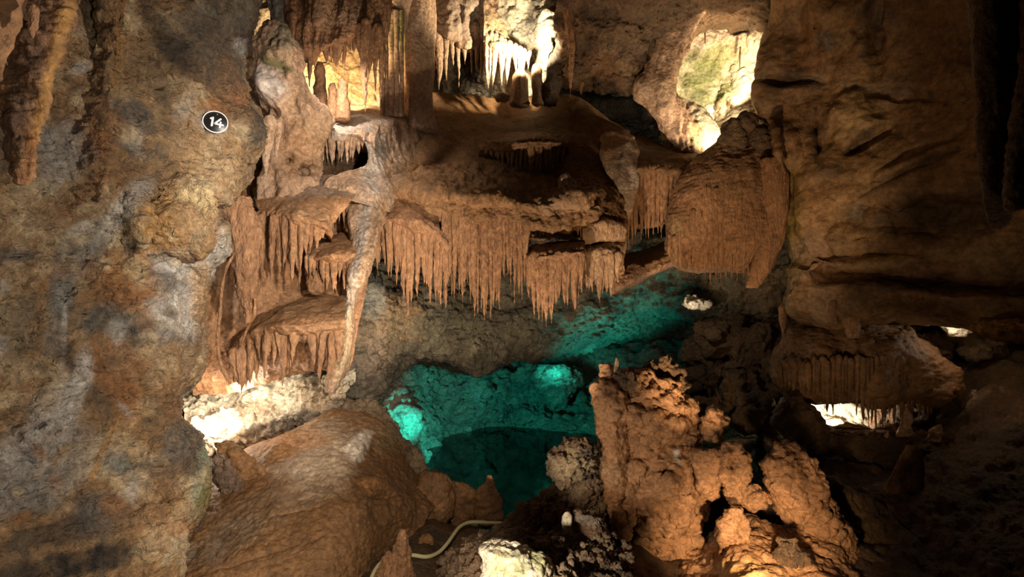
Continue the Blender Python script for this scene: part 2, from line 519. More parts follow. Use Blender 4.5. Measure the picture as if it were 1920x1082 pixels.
def curtain(parent, top, bot, n, w, mat, jit=0.22, wj=0.3, drift=0.0, dd=0.0, back=0.0, over=14, **kw):
    """n stalactites side by side below the line top [(x,y,d)], ending on the line bot [(x,y)]"""
    T = evenly(top, 200)
    bx, by = zip(*bot)
    for i in range(n):
        u = (i + 0.5 + RND.uniform(-0.25, 0.25)) / n
        k = int(u * 199)
        x, y, d = T[k]
        yb = float(np.interp(x, bx, by))
        L = (yb - y) * (1 - abs(RND.gauss(0, jit)))
        L = max(L, 0.25 * (yb - y), 10)
        ww = w * (1 + RND.uniform(-wj, wj))
        stalactite(parent, x, y - over, y + L, ww, d + back + RND.uniform(-0.02, 0.03), mat, drift=drift + RND.uniform(-2, 2), dd=dd, **kw)

def ledge(name, top, lip, mat, parent, drop=16, recess=0.5, swell=0.08, mid=0.5, step=2.5, disp=None, tints=None, nose=0.03, under=1.6):
    """flowstone shelf: runs out from the wall line top to the rounded line lip and back underneath"""
    T = evenly(top, 10); Lp = evenly(lip, 10)
    md = T * (1 - mid) + Lp * mid; md[:, 2] -= swell
    r2 = Lp.copy(); r2[:, 1] += drop * 0.45; r2[:, 2] -= nose
    r3 = Lp.copy(); r3[:, 1] += drop; r3[:, 2] += nose
    r4 = Lp.copy(); r4[:, 1] += drop * under * 0.8; r4[:, 2] += recess * 0.5
    r5 = Lp.copy(); r5[:, 1] += drop * under; r5[:, 2] += recess
    return sheet(name, [T, md, Lp, r2, r3, r4, r5], mat, parent, step, disp, tints)

# ------------------------------------------------------------------ stain and painted shade colours
GREY = (150, 144, 136); PALEGREY = (186, 180, 172); WHITE = (216, 208, 198); SLATE = (84, 84, 82)
RUST = (158, 88, 36); OCHRE = (176, 118, 46); BROWN = (128, 82, 46); DARK = (54, 46, 42); BLACK = (34, 30, 28)
GREEN = (88, 98, 44); MOSS = (118, 122, 54); PINK = (190, 150, 124); CREAM = (206, 176, 128); TAN = (160, 122, 84)
BLUEGREY = (112, 120, 120)

def structure(o):
    o['kind'] = 'structure'
    return o

# ------------------------------------------------------------------ left wall
def wl(y, E, off=0.0, back=1.7):
    return [(-2100, 541 + (y - 541) * 2.1, 0.7 + off * 0.5), (-450, y, 1.5 + off), (-180, y, 1.85 + off), (40, y, 2.3 + off), (200, y, 2.65 + off), (330, y, 3.0 + off),
            (E - 40, y, 3.3 + off), (E, y, 3.5 + off), (E + 10, y, 3.85 + off), (E + 12, y, 4.6 + off), (E + 8, y, 6.4 + off)]
edge = [(-150, 520), (0, 508), (60, 492), (110, 474), (170, 480), (230, 498), (320, 486), (390, 445), (450, 430), (520, 425), (600, 405),
        (680, 398), (740, 360), (790, 352), (840, 378), (900, 392), (950, 372), (1000, 330), (1050, 290), (1110, 240), (1200, 200)]
rows = []
for y, E in edge:
    E = E - 38 * (1 - sstep(y, 780, 1000)) - 6
    off = 0.0 if y < 800 else -(y - 800) / 400 * 0.25
    rows.append(wl(y, E, off))
wt = [
    (440, 70, 110, 110, 30, SLATE, .75), (300, 60, 30, 90, -25, DARK, .7), (340, 110, 22, 70, -30, DARK, .8), (265, 120, 40, 80, -15, TAN, .7), (275, 200, 36, 60, -20, TAN, .8),
    (205, 90, 32, 110, 8, OCHRE, .7), (150, 190, 60, 90, 10, BROWN, .6), (180, 240, 60, 60, 0, RUST, .6), (255, 215, 60, 26, 25, SLATE, .9), (250, 280, 40, 20, 30, SLATE, .7),
    (110, 285, 55, 70, 12, GREY, .85), (350, 260, 50, 40, 0, TAN, .6), (395, 300, 60, 60, 0, TAN, .6), (430, 190, 50, 70, 0, BROWN, .7), (430, 330, 60, 30, 0, TAN, .5),
    (60, 385, 70, 22, -5, TAN, .8), (130, 390, 60, 40, -35, BROWN, .7), (190, 350, 90, 30, -25, BROWN, .7),
    (215, 410, 26, 75, 35, PALEGREY, .75, .6), (165, 480, 30, 70, 30, BLUEGREY, .7), (115, 560, 24, 110, 8, BLUEGREY, .75), (30, 480, 70, 16, 0, SLATE, .8),
    (310, 420, 50, 60, 0, OCHRE, .75), (360, 390, 45, 45, 0, TAN, .8), (350, 460, 45, 25, 0, BROWN, .6), (390, 470, 36, 60, 10, PALEGREY, .9), (330, 520, 55, 50, 0, PALEGREY, .85), (345, 590, 50, 55, 10, PALEGREY, .8),
    (310, 530, 40, 20, 15, SLATE, .8), (230, 540, 75, 65, 0, RUST, .75), (250, 500, 40, 40, 0, OCHRE, .5), (210, 610, 90, 34, 8, SLATE, .95), (300, 635, 60, 16, 0, SLATE, .6), (150, 610, 20, 60, 5, TAN, .5),
    (215, 690, 55, 55, 0, RUST, .8), (240, 750, 40, 60, 15, RUST, .7), (320, 690, 50, 36, -15, TAN, .5), (380, 560, 30, 60, 0, OCHRE, .6), (395, 620, 30, 80, 0, BROWN, .7),
    (150, 705, 22, 50, 20, WHITE, .9), (105, 760, 40, 60, 35, PALEGREY, .85), (60, 830, 80, 40, -20, PALEGREY, .75), (40, 900, 90, 60, 0, GREY, .7), (120, 850, 60, 60, 0, GREY, .5),
    (120, 640, 6, 60, 3, PALEGREY, .8), (20, 620, 60, 90, 0, (128, 116, 92), .6), (20, 540, 30, 30, 0, TAN, .7),
    (195, 840, 9, 70, 25, OCHRE, .9), (330, 760, 30, 50, 0, BROWN, .7), (340, 840, 50, 50, 10, SLATE, .85), (270, 880, 80, 30, 0, SLATE, .6), (220, 860, 40, 24, 0, BLUEGREY, .6),
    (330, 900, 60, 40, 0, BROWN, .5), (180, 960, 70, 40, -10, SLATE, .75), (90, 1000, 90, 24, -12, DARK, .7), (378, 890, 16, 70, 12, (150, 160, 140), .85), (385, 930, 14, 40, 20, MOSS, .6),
    (260, 960, 70, 40, -10, BROWN, .6), (300, 1000, 50, 22, -12, TAN, .5), (110, 1062, 170, 30, -10, BLACK, .97, .3), (372, 740, 14, 50, 0, MOSS, .45), (400, 420, 14, 60, 10, RUST, .7),  # black patch at the wall foot is painted shade, not a stain
]
_r = random.Random(21)
for _ in range(110):                        # small mottling all over the wall
    wt.append((_r.uniform(-60, 470), _r.uniform(0, 1000), _r.uniform(8, 34), _r.uniform(8, 26), _r.uniform(-60, 60), _r.choice([(196, 168, 128), (186, 180, 172), DARK, (70, 58, 48), RUST, (196, 168, 128), (150, 112, 72)]), _r.uniform(.35, .8), .6))
wb = [
    (62, 190, 40, 170, 14, 0.0), (205, 90, 34, 150, 6, 0.10), (300, 150, 26, 120, -28, -0.06), (170, 300, 40, 80, 0, 0.07), (255, 215, 60, 20, 25, -0.05), (265, 330, 16, 30, 0, -0.10), (300, 345, 14, 20, 0, -0.08),
    (325, 420, 55, 60, 0, 0.13), (395, 450, 14, 50, 0, 0.08), (250, 420, 14, 90, 5, 0.10), (300, 480, 40, 16, 0, -0.06), (340, 540, 70, 70, 0, -0.07),
    (240, 540, 70, 60, 0, 0.06), (236, 565, 14, 14, 0, -0.10), (165, 470, 50, 150, 28, -0.05), (60, 480, 120, 18, 0, -0.04), (195, 840, 10, 70, 25, -0.05),
    (90, 800, 130, 80, -30, 0.08), (320, 850, 80, 80, 0, 0.07), (415, 370, 50, 20, 10, -0.14), (400, 330, 60, 40, 0, 0.08), (455, 250, 50, 50, 0, 0.07), (290, 965, 70, 18, -15, 0.06),
]
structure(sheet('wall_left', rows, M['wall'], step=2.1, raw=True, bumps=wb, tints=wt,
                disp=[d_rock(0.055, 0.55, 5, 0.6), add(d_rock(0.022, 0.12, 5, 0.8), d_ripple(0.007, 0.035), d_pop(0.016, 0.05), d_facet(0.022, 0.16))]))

# hanging drapery in front of the left wall
t = thing('stalactite_drape', 'dark drapery with an orange edge hanging down the grey rock, apart from any other', 'stalactite', W(60, 160, 2.1))
loft('drape_body', [(-80, 40, 175), (0, 22, 140), (60, 15, 128), (120, 12, 104), (200, 8, 88), (270, 8, 72), (320, 14, 58), (342, 28, 50)], 2.12, M['brown'], t, 0.35,
     tints=[(120, 40, 16, 90, 20, OCHRE, .95), (85, 180, 14, 110, 14, OCHRE, .95), (55, 290, 12, 70, 8, RUST, .9), (45, 100, 36, 150, 8, (74, 52, 40), .85), (20, 250, 30, 80, 8, (60, 44, 36), .8)],
     disp=[d_rock(0.022, 0.2, 4), add(d_ripple(0.012, 0.05), d_flow(0.01, 0.06))])
stalactite(t, 64, 6, 72, 17, 1.95, M['drape'], drift=-2, flat=0.8)
stalactite(t, 10, -60, 150, 60, 1.98, M['brown'], drift=-6)

t = thing('stalactite_drape', 'rust brown drapery tapering to a point on the rock wall, inward of the orange-edged one', 'stalactite', W(195, 150, 2.6))
loft('drape_body', [(-80, 172, 256), (0, 168, 240), (60, 178, 226), (110, 172, 212), (170, 160, 210), (240, 150, 208), (300, 154, 202), (345, 164, 200), (376, 182, 194)], 2.56, M['wall'], t, 0.35,
     tints=[(215, 60, 26, 110, 6, (150, 96, 46), .85), (185, 220, 40, 110, 6, (128, 84, 48), .8), (185, 330, 24, 50, 0, RUST, .6), (205, 120, 10, 60, 4, TAN, .6)], disp=[d_flow(0.03, 0.2, 3, .4), add(d_ripple(0.012, 0.05), d_rock(0.012, 0.08), d_pop(0.012, 0.05))])
t = thing('hanging_rock', 'ochre and tan rock bulge overhanging a pale patch of the wall below the sign', 'rock', W(335, 470, 2.95))
loft('rock_body', [(338, 305, 385), (360, 285, 398), (400, 274, 404), (440, 278, 398), (465, 290, 384), (482, 312, 362)], 3.0, M['wall'], t, 0.35,
     tints=[(300, 410, 36, 60, 0, OCHRE, .85), (365, 375, 44, 34, 0, (190, 160, 112), .85), (355, 445, 40, 24, 0, (120, 98, 70), .7), (315, 465, 26, 16, 0, RUST, .8)], disp=[d_rock(0.04, 0.25, 5, .6), add(d_rock(0.016, 0.08), d_pop(0.014, 0.05))])
stalactite(t, 391, 396, 480, 26, 3.14, M['wall'], drift=6, tints=[(391, 430, 20, 60, 0, RUST, .8)])
loft('ridge', [(366, 238, 256), (400, 236, 258), (450, 234, 256), (500, 236, 250)], 2.76, M['wall'], t, 0.6, tints=[(246, 430, 14, 80, 0, BROWN, .8)], disp=[d_flow(0.015, 0.1), d_rock(0.012, 0.06)])

# numbered sign
bpy.context.view_layer.update()
_d = W(405, 236, 1.0) - CAM
_hit = SC.ray_cast(bpy.context.evaluated_depsgraph_get(), Vector(CAM), Vector(_d / np.linalg.norm(_d)))
c = np.array(_hit[1]) + np.array([0.03, -0.058, 0.0]) if _hit[0] else W(404, 233, 3.02)
sg = thing('number_sign', 'round black sign with white rim and number 14 fixed on the rock wall', 'sign', c)
nrm = np.array([0.42, -0.90, 0.02]); nrm /= np.linalg.norm(nrm)
upv = np.array([0.10, 0.0, 1.0]); upv -= nrm * (upv @ nrm); upv /= np.linalg.norm(upv)
rgt = np.cross(upv, nrm)
rgt = -rgt if rgt[0] < 0 else rgt
def plain(name, col, rough=0.4):
    m = bpy.data.materials.new(name); m.use_nodes = True
    b = m.node_tree.nodes['Principled BSDF']
    n = m.node_tree.nodes.new('ShaderNodeTexNoise'); n.inputs['Scale'].default_value = 60
    r = m.node_tree.nodes.new('ShaderNodeValToRGB')
    cc = lin(*col)
    r.color_ramp.elements[0].color = (*(cc * 0.88), 1); r.color_ramp.elements[1].color = (*np.minimum(cc * 1.08, 1), 1)
    m.node_tree.links.new(n.outputs['Fac'], r.inputs['Fac']); m.node_tree.links.new(r.outputs['Color'], b.inputs['Base Color'])
    b.inputs['Roughness'].default_value = rough
    return m
M['signblack'] = plain('black_enamel', (22, 19, 20)); M['signwhite'] = plain('white_enamel', (240, 238, 232))
M['steel'] = plain('screw_steel', (150, 148, 140), 0.3)
def disc(name, mat, rad, z0, z1, inner=0.0, off=(0, 0), parent=None):
    a = np.linspace(0, 2 * math.pi, 64, endpoint=False)
    ring = lambda r, z: np.array([c + rgt * (off[0] + r * math.cos(q)) + upv * (off[1] + r * math.sin(q)) + nrm * z for q in a])
    rr = [(max(inner, 1e-4), z0), (rad, z0), (rad, z1 - 0.001), (rad - 0.001, z1), (max(inner, 1e-4), z1)] + ([(inner, z0)] if inner else [])
    V = np.stack([ring(r, z) for r, z in rr])
    return mesh(name, V, quads(len(rr), 64, True), mat, parent)
R0 = 0.0695
plate = disc('plate', M['signblack'], R0 * 0.95, -0.004, 0.004, parent=sg)
disc('rim', M['signwhite'], R0, -0.004, 0.006, R0 * 0.935, parent=sg)
disc('screw', M['steel'], 0.0028, 0.003, 0.006, off=(0.004, R0 * 0.72), parent=plate)
def stroke_digit(name, paths, wd, sc, off):
    """a digit made of rounded strokes lying on the plate"""
    V = []; Q = []
    z = 0.0055
    for a_, b_ in paths:
        a_ = np.array(a_) * sc + off; b_ = np.array(b_) * sc + off
        dv = (b_ - a_) / max(np.linalg.norm(b_ - a_), 1e-9); ang = math.atan2(dv[1], dv[0])
        pts = [b_ + wd / 2 * np.array([math.cos(ang + q), math.sin(ang + q)]) for q in np.linspace(-math.pi / 2, math.pi / 2, 9)]
        pts += [a_ + wd / 2 * np.array([math.cos(ang + q), math.sin(ang + q)]) for q in np.linspace(math.pi / 2, 1.5 * math.pi, 9)]
        k = len(pts); b0 = len(V)
        top = [c + rgt * p[0] + upv * p[1] + nrm * z for p in pts]
        bot = [c + rgt * p[0] + upv * p[1] + nrm * 0.003 for p in pts]
        cen = [c + rgt * p[0] + upv * p[1] + nrm * z for p in [(a_ + b_) / 2] * k]
        V += top + bot + cen
        for i in range(k):
            j = (i + 1) % k
            Q.append((b0 + i, b0 + j, b0 + k + j, b0 + k + i)); Q.append((b0 + 2 * k + i, b0 + 2 * k + j, b0 + j, b0 + i))
    return mesh(name, np.array(V), np.array(Q), M['signwhite'], plate)
stroke_digit('digit', [((-0.14, 0.33), (0.05, 0.48)), ((0.05, 0.5), (0.05, -0.5))], 0.0110, 0.053, np.array([-0.019, -0.002]))['label'] = 'white numeral 1'
stroke_digit('digit', [((0.10, 0.5), (-0.42, -0.18)), ((-0.42, -0.18), (0.42, -0.18)), ((0.14, 0.12), (0.14, -0.5))], 0.0100, 0.053, np.array([0.020, -0.002]))['label'] = 'white numeral 4'

DSC = 1.17
# ------------------------------------------------------------------ pale mound at the top of the cascade
t = thing('flowstone_mound', 'pale pinkish flowstone mound with a green algae band beside the dark wall', 'flowstone', W(540, 330, 4.7))
loft('mound_body', [(46, 506, 532), (70, 494, 545), (100, 482, 560), (122, 476, 566), (150, 474, 572), (185, 484, 588), (215, 494, 618), (250, 500, 612), (290, 496, 600), (345, 488, 602), (388, 486, 606)],
     4.75, M['pink'], t, 0.8, tints=[(525, 105, 40, 26, 10, (150, 128, 92), .6), (520, 122, 46, 9, 18, GREEN, .85), (535, 70, 30, 26, 20, (120, 122, 96), .7), (500, 160, 34, 34, 0, WHITE, .75), (550, 190, 30, 24, 30, TAN, .5),
     (545, 275, 70, 70, 0, (140, 92, 54), .95), (590, 240, 30, 60, -20, TAN, .6), (510, 260, 20, 50, 0, PINK, .6)],
     bumps=[(520, 92, 40, 22, 10, 0.08), (515, 125, 40, 8, 15, -0.04), (510, 170, 36, 40, 0, 0.10), (545, 195, 20, 20, 0, -0.05), (572, 318, 34, 14, 0, -0.25), (535, 300, 20, 20, 0, -0.12), (500, 210, 24, 16, 0, -0.05)],
     disp=[d_flow(0.07, 0.3, 3, 0.5), add(d_flow(0.035, 0.10, 4, 0.3), d_rock(0.012, 0.07), d_pop(0.010, 0.04))])
loft('upper_rock', [(-90, 490, 565), (0, 500, 552), (40, 508, 546), (80, 514, 540)], 5.1, M['pink'], t, 0.6, tints=[(525, 20, 50, 70, 0, BLUEGREY, .8)], disp=[d_flow(0.04, 0.2, 3, .3), d_rock(0.015, 0.07)])
stalactite(t, 505, 215, 330, 26, 4.25, M['pink'], drift=-6)
stalactite(t, 522, 225, 300, 18, 4.3, M['pink'], drift=-4)
# small fringed shelf beside it
t = thing('flowstone_shelf', 'small grey shelf with a short fringe between the pale mound and the big dome', 'flowstone', W(650, 250, 5.0))
shelf = ledge('shelf_body', [(585, 205, 5.6), (640, 210, 5.8), (720, 212, 6.0)], [(602, 238, 5.0), (640, 246, 4.95), (702, 262, 5.2)], M['pink'], t, 18, 0.5, 0.06,
      tints=[(645, 230, 60, 30, 0, PALEGREY, .7)], disp=[d_flow(0.03, 0.2), add(d_pop(0.008, 0.04), d_flute(0.008, 0.05))])
curtain(shelf, [(602, 252, 5.0), (640, 258, 4.97), (684, 256, 5.05)], [(600, 300), (620, 312), (650, 316), (680, 290)], 11, 13, M['pink'], 0.2)
structure(sheet('wall_niche', [[(560, 225, 5.8), (640, 235, 6.0), (720, 250, 6.3)], [(480, 260, 5.5), (600, 260, 5.5), (720, 260, 5.8)], [(480, 340, 5.4), (600, 340, 5.4), (720, 330, 5.6)]], M['dark'], step=4, disp=d_rock(0.05, 0.3)))

# pale ramp that flows down into the long ribbon
t = thing('flowstone_ribbon', 'pale flowstone ramp narrowing into a long white ribbon beside the stalactite curtain', 'flowstone', W(650, 700, 4.5))
def band(y, xl, xr, d, bulge):
    m_ = (xl + xr) / 2
    return [(xl - 4, y + 2, d + 0.22), (xl, y, d), (m_, y, d - bulge), (xr, y, d), (xr + 4, y + 2, d + 0.22)]
sheet('ramp', [[(590, 196, 6.2), (650, 194, 6.4), (700, 196, 6.5), (750, 198, 6.7), (800, 200, 7.0), (850, 210, 7.4)],
    [(598, 218, 5.4), (650, 222, 5.6), (700, 222, 5.8), (750, 220, 6.1), (800, 222, 6.55), (850, 235, 6.9)],
    [(612, 240, 4.95), (655, 246, 5.0), (700, 248, 5.35), (745, 250, 5.85), (790, 256, 6.3), (835, 268, 6.7)],
    [(678, 262, 4.95), (695, 275, 5.1), (712, 284, 5.35), (740, 290, 5.65), (780, 295, 6.0), (825, 305, 6.5)],
    [(688, 308, 4.9), (698, 316, 5.0), (715, 322, 5.1), (737, 328, 5.3), (772, 333, 5.7), (815, 340, 6.2)],
    [(620, 330, 4.72), (670, 340, 4.75), (700, 347, 4.85), (720, 352, 4.95), (738, 356, 5.15), (762, 362, 5.5)],
    [(600, 362, 4.62), (650, 374, 4.66), (690, 385, 4.75), (712, 392, 4.85), (724, 396, 5.05), (738, 402, 5.3)]], M['pink'], t, 2.4, cols=14,
    tints=[(650, 232, 70, 26, 10, PALEGREY, .6), (700, 290, 26, 60, 10, PALEGREY, .7), (810, 260, 60, 90, 0, (118, 78, 44), .95, .7), (760, 340, 40, 50, 0, (118, 80, 46), .9, .7), (700, 360, 40, 40, 0, GREY, .4)],
    disp=[d_flow(0.04, 0.3, 3), add(d_flute(0.006, 0.05), d_pop(0.012, 0.04), d_rock(0.010, 0.08))])
sheet('ribbon', [band(370, 640, 724, 4.95, 0.08), band(430, 655, 712, 4.72, 0.07), band(480, 656, 700, 4.58, 0.07), band(520, 650, 684, 4.5, 0.07), band(556, 646, 666, 4.6, 0.05), band(590, 646, 660, 4.52, 0.05),
    band(630, 640, 660, 4.5, 0.06), band(680, 626, 652, 4.45, 0.07), band(715, 614, 636, 4.42, 0.06), band(736, 614, 622, 4.42, 0.03)], M['pink'], t, 2.2,
    tints=[(680, 430, 12, 100, 10, PALEGREY, .6), (704, 420, 14, 90, 8, (150, 112, 80), .7), (652, 560, 14, 80, 10, PALEGREY, .7), (645, 650, 14, 90, 5, CREAM, .5)], disp=[d_flow(0.03, 0.16, 4, .3), add(d_flute(0.008, 0.04), d_pop(0.010, 0.035), d_ripple(0.006, 0.04))])

# ------------------------------------------------------------------ tiered cascade on the left
t = thing('flowstone_cascade', 'tiered brown flowstone cascade with fringed shelves beside the white ribbon', 'flowstone', W(550, 740, 4.4))
sheet('backing', [[(370, 320, 4.6), (500, 320, 5.2), (600, 330, 5.4), (700, 330, 5.6)], [(370, 420, 4.5), (500, 420, 4.75), (600, 420, 5.1), (700, 430, 5.3)], [(365, 520, 4.5), (500, 520, 4.65), (600, 520, 4.9), (690, 520, 4.95)],
    [(360, 620, 4.5), (500, 620, 4.55), (590, 620, 4.6), (670, 620, 4.7)], [(360, 690, 4.6), (500, 680, 4.55), (590, 680, 4.6), (660, 680, 4.65)], [(360, 745, 4.8), (470, 730, 4.7), (560, 700, 4.8), (650, 700, 4.8)]],
    M['brown'], t, 2.6, tints=[(540, 470, 60, 70, 0, RUST, .5), (450, 690, 60, 50, 0, RUST, .6), (450, 560, 30, 60, 0, (120, 84, 72), .5)], disp=[d_flow(0.06, 0.35, 4, 0.4), add(d_flow(0.02, 0.09), d_rock(0.008, 0.06))])
fr = [d_flow(0.03, 0.22, 3, 0.6), add(d_pop(0.010, 0.045), d_ripple(0.008, 0.045))]
shelf = ledge('terrace', [(470, 352, 4.9), (540, 338, 4.95), (620, 330, 4.95), (690, 335, 4.95)], [(484, 392, 4.4), (530, 394, 4.25), (575, 402, 4.2), (612, 412, 4.28), (622, 425, 4.4)], M['brown'], t, 22, 0.55, 0.1, disp=fr, tints=[(600, 350, 110, 24, -4, GREY, .55)])
curtain(shelf, [(484, 408, 4.4), (530, 410, 4.27), (575, 418, 4.23), (612, 426, 4.32)], [(480, 540), (500, 545), (520, 515), (545, 540), (560, 548), (575, 480), (600, 470), (618, 440)], 15, 17, M['brown'], 0.2, tip=0.06)
for x, y1, w in ((489, 545, 15), (512, 530, 14), (559, 548, 15), (536, 505, 16), (582, 478, 14)): stalactite(t, x, 400, y1, w, 4.24, M['drape'], drift=RND.uniform(-6, 4), tip=0.07)
curtain(shelf, [(608, 356, 4.75), (636, 352, 4.8), (662, 352, 4.85)], [(608, 395), (630, 425), (650, 440), (664, 430)], 8, 11, M['brown'], 0.15)
shelf = ledge('terrace', [(560, 452, 4.9), (620, 440, 4.95), (672, 438, 4.95)], [(578, 478, 4.5), (620, 474, 4.42), (672, 470, 4.55)], M['brown'], t, 18, 0.4, 0.08, disp=fr)
curtain(shelf, [(572, 490, 4.5), (620, 490, 4.45), (664, 486, 4.56)], [(572, 515), (600, 545), (618, 558), (640, 555), (662, 530)], 12, 14, M['brown'], 0.2)
loft('lump', round_sil(596, 528, 24, 26), 4.55, M['brown'], t, 0.6, disp=fr)
shelf = ledge('terrace', [(440, 622, 4.75), (510, 572, 4.85), (580, 552, 4.8), (650, 556, 4.7)], [(428, 652, 4.35), (466, 622, 4.15), (520, 606, 4.02), (580, 604, 4.0), (646, 596, 4.15)], M['brown'], t, 24, 0.55, 0.10, disp=fr, tints=[(560, 580, 90, 20, -5, TAN, .5)])
curtain(shelf, [(430, 664, 4.36), (466, 636, 4.17), (520, 620, 4.05), (580, 618, 4.03), (640, 610, 4.16)], [(420, 715), (450, 735), (470, 725), (490, 690), (500, 700), (530, 690), (545, 715), (560, 640), (590, 655), (605, 700), (640, 720)], 24, 17, M['brown'], 0.18, tip=0.07)
for x, y1, w in ((455, 738, 26), (440, 718, 24), (474, 722, 22), (502, 712, 16), (533, 724, 18), (546, 690, 14), (585, 690, 16), (606, 722, 14), (622, 735, 14)): stalactite(t, x, 622 if x > 480 else 650, y1, w, 4.04 + (0.12 if x < 480 else 0), M['drape'], drift=RND.uniform(-8, 4), tip=0.08)
loft('buttress', [(368, 424, 468), (400, 418, 486), (430, 424, 494), (465, 430, 492), (500, 436, 482), (540, 444, 478), (575, 452, 478), (604, 460, 470)], 3.95, M['drape'], t, 0.6, disp=[d_flow(0.04, 0.2, 4, 0.4), add(d_ripple(0.008, 0.04), d_flow(0.012, 0.05))])
tube('ridge', [W(x, y, d) for x, y, d in ((440, 474, 3.72), (426, 500, 3.75), (416, 540, 3.8), (413, 590, 3.85), (408, 640, 3.9), (414, 680, 3.95), (432, 720, 4.0))], [0.006, 0.010, 0.010, 0.012, 0.012, 0.016], M['drape'], t, 8, disp=d_rock(0.008, 0.1))
tube('ridge', [W(x, y, d) for x, y, d in ((478, 560, 3.9), (476, 590, 3.95), (462, 620, 4.0), (452, 650, 4.05))], [0.008, 0.018, 0.012, 0.006], M['brown'], t, 8, disp=d_rock(0.008, 0.1))

# rock floor lit by the lamp under the cascade
o = sheet('rock_hollow', [[(330, 680, 5.6), (450, 690, 5.6), (560, 680, 5.4), (670, 700, 5.2)], [(340, 735, 5.1), (430, 730, 5.2), (530, 725, 5.1), (660, 720, 5.0)], [(345, 775, 4.8), (430, 770, 5.0), (530, 760, 4.95), (650, 745, 5.0)],
    [(355, 815, 4.6), (440, 808, 4.75), (540, 790, 4.85), (650, 765, 5.05)], [(370, 850, 4.7), (450, 840, 4.9), (560, 815, 5.1), (660, 785, 5.3)], [(370, 900, 5.1), (450, 890, 5.3), (560, 870, 5.5), (660, 830, 5.7)]], M['calcite'], step=2.4,
    tints=[(480, 770, 40, 24, 0, BROWN, .6), (500, 815, 130, 26, -14, (110, 76, 46), .95), (610, 765, 60, 20, -10, DARK, .7), (600, 740, 60, 30, 0, TAN, .6), (560, 790, 80, 20, -12, DARK, .7)], disp=[d_rock(0.12, 0.35), add(d_facet(0.06, 0.2), d_rock(0.03, 0.08))])
tag(o, 'cream rock hollow glaring white from a hidden lamp under the left cascade', 'rock')

DSC = 1.0
# ------------------------------------------------------------------ alcove above the dome
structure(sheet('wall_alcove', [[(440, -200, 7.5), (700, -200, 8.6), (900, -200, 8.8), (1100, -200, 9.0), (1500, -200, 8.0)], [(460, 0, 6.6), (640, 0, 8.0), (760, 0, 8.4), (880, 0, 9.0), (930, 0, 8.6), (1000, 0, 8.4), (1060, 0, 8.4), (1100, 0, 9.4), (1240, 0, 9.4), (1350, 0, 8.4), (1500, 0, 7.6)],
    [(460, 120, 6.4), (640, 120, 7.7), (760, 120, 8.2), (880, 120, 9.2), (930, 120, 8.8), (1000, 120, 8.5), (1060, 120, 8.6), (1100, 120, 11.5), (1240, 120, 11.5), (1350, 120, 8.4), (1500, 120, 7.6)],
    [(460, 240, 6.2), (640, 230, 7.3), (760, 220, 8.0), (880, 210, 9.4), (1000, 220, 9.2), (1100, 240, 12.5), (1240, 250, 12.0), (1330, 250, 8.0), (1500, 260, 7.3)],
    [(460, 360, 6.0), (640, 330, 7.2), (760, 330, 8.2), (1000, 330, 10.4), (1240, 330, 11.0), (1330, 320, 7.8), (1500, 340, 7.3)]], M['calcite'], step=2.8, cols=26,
    tints=[(630, 120, 100, 120, 0, (190, 138, 80), .8), (860, 110, 60, 160, 0, (60, 46, 36), .95, .3), (1170, 200, 140, 140, 0, BLACK, .97, .3), (1000, 20, 14, 40, 20, DARK, .8), (990, 60, 20, 26, 0, SLATE, .7), (1050, 10, 20, 30, 0, TAN, .7), (1330, 150, 56, 48, 20, GREEN, .85), (1360, 110, 50, 30, 0, MOSS, .5), (1310, 190, 40, 20, 0, GREEN, .75), (1330, 70, 60, 22, 0, PINK, .7), (1300, 120, 20, 30, 0, GREY, .4), (1360, 200, 20, 14, 0, BROWN, .7), (600, 0, 200, 80, 0, BROWN, .5)],  # niche beside the column and black gap: shade painted into the rock colour
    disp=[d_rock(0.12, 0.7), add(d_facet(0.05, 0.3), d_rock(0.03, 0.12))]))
# hanging mass with stalactites in front of the left lamp
t = thing('stalactite_drapery', 'rust brown drapery with ragged stalactites backlit by a glaring lamp next to the algae-streaked column', 'stalactite', W(630, 0, 5.9))
sheet('drapery_body', [[(520, -120, 6.2), (600, -120, 6.2), (700, -120, 6.4), (745, -120, 6.6)], [(528, -20, 6.0), (580, -20, 5.8), (660, -20, 5.9), (735, -20, 6.3)], [(535, 60, 6.1), (570, 60, 5.8), (620, 50, 5.75), (670, 45, 5.85), (725, 60, 6.2)],
    [(540, 100, 6.2), (570, 105, 5.9), (610, 95, 5.8), (665, 75, 5.9), (718, 110, 6.2)], [(545, 100, 6.6), (575, 100, 6.5), (610, 85, 6.5), (665, 70, 6.6), (712, 100, 6.7)]], M['drape'], t, 2.4,
    tints=[(640, 20, 60, 40, 20, PINK, .5), (560, 40, 20, 60, 0, BROWN, .5)], disp=[d_flow(0.10, 0.3, 4, 0.25), add(d_flow(0.03, 0.1, 3, 0.2), d_ripple(0.008, 0.04))])
for x, y0, y1, w, dr in ((548, 20, 118, 24, 0), (563, 40, 125, 22, 3), (581, 60, 166, 15, 0), (594, 50, 128, 26, -4), (611, 60, 118, 20, 2), (634, 50, 128, 30, -2), (656, 50, 96, 22, 0), (672, 40, 112, 20, 3), (684, 30, 210, 20, 0), (696, 50, 150, 18, -4), (708, 40, 140, 20, -4), (702, 120, 172, 6, 3), (716, 60, 215, 10, -4), (645, 70, 142, 9, 0), (622, 80, 112, 12, 0), (664, 70, 100, 10, 0)):
    stalactite(t, x, y0, y1, w, 5.86 + (0.2 if x > 690 else 0), M['drape'], drift=dr, tip=0.12)
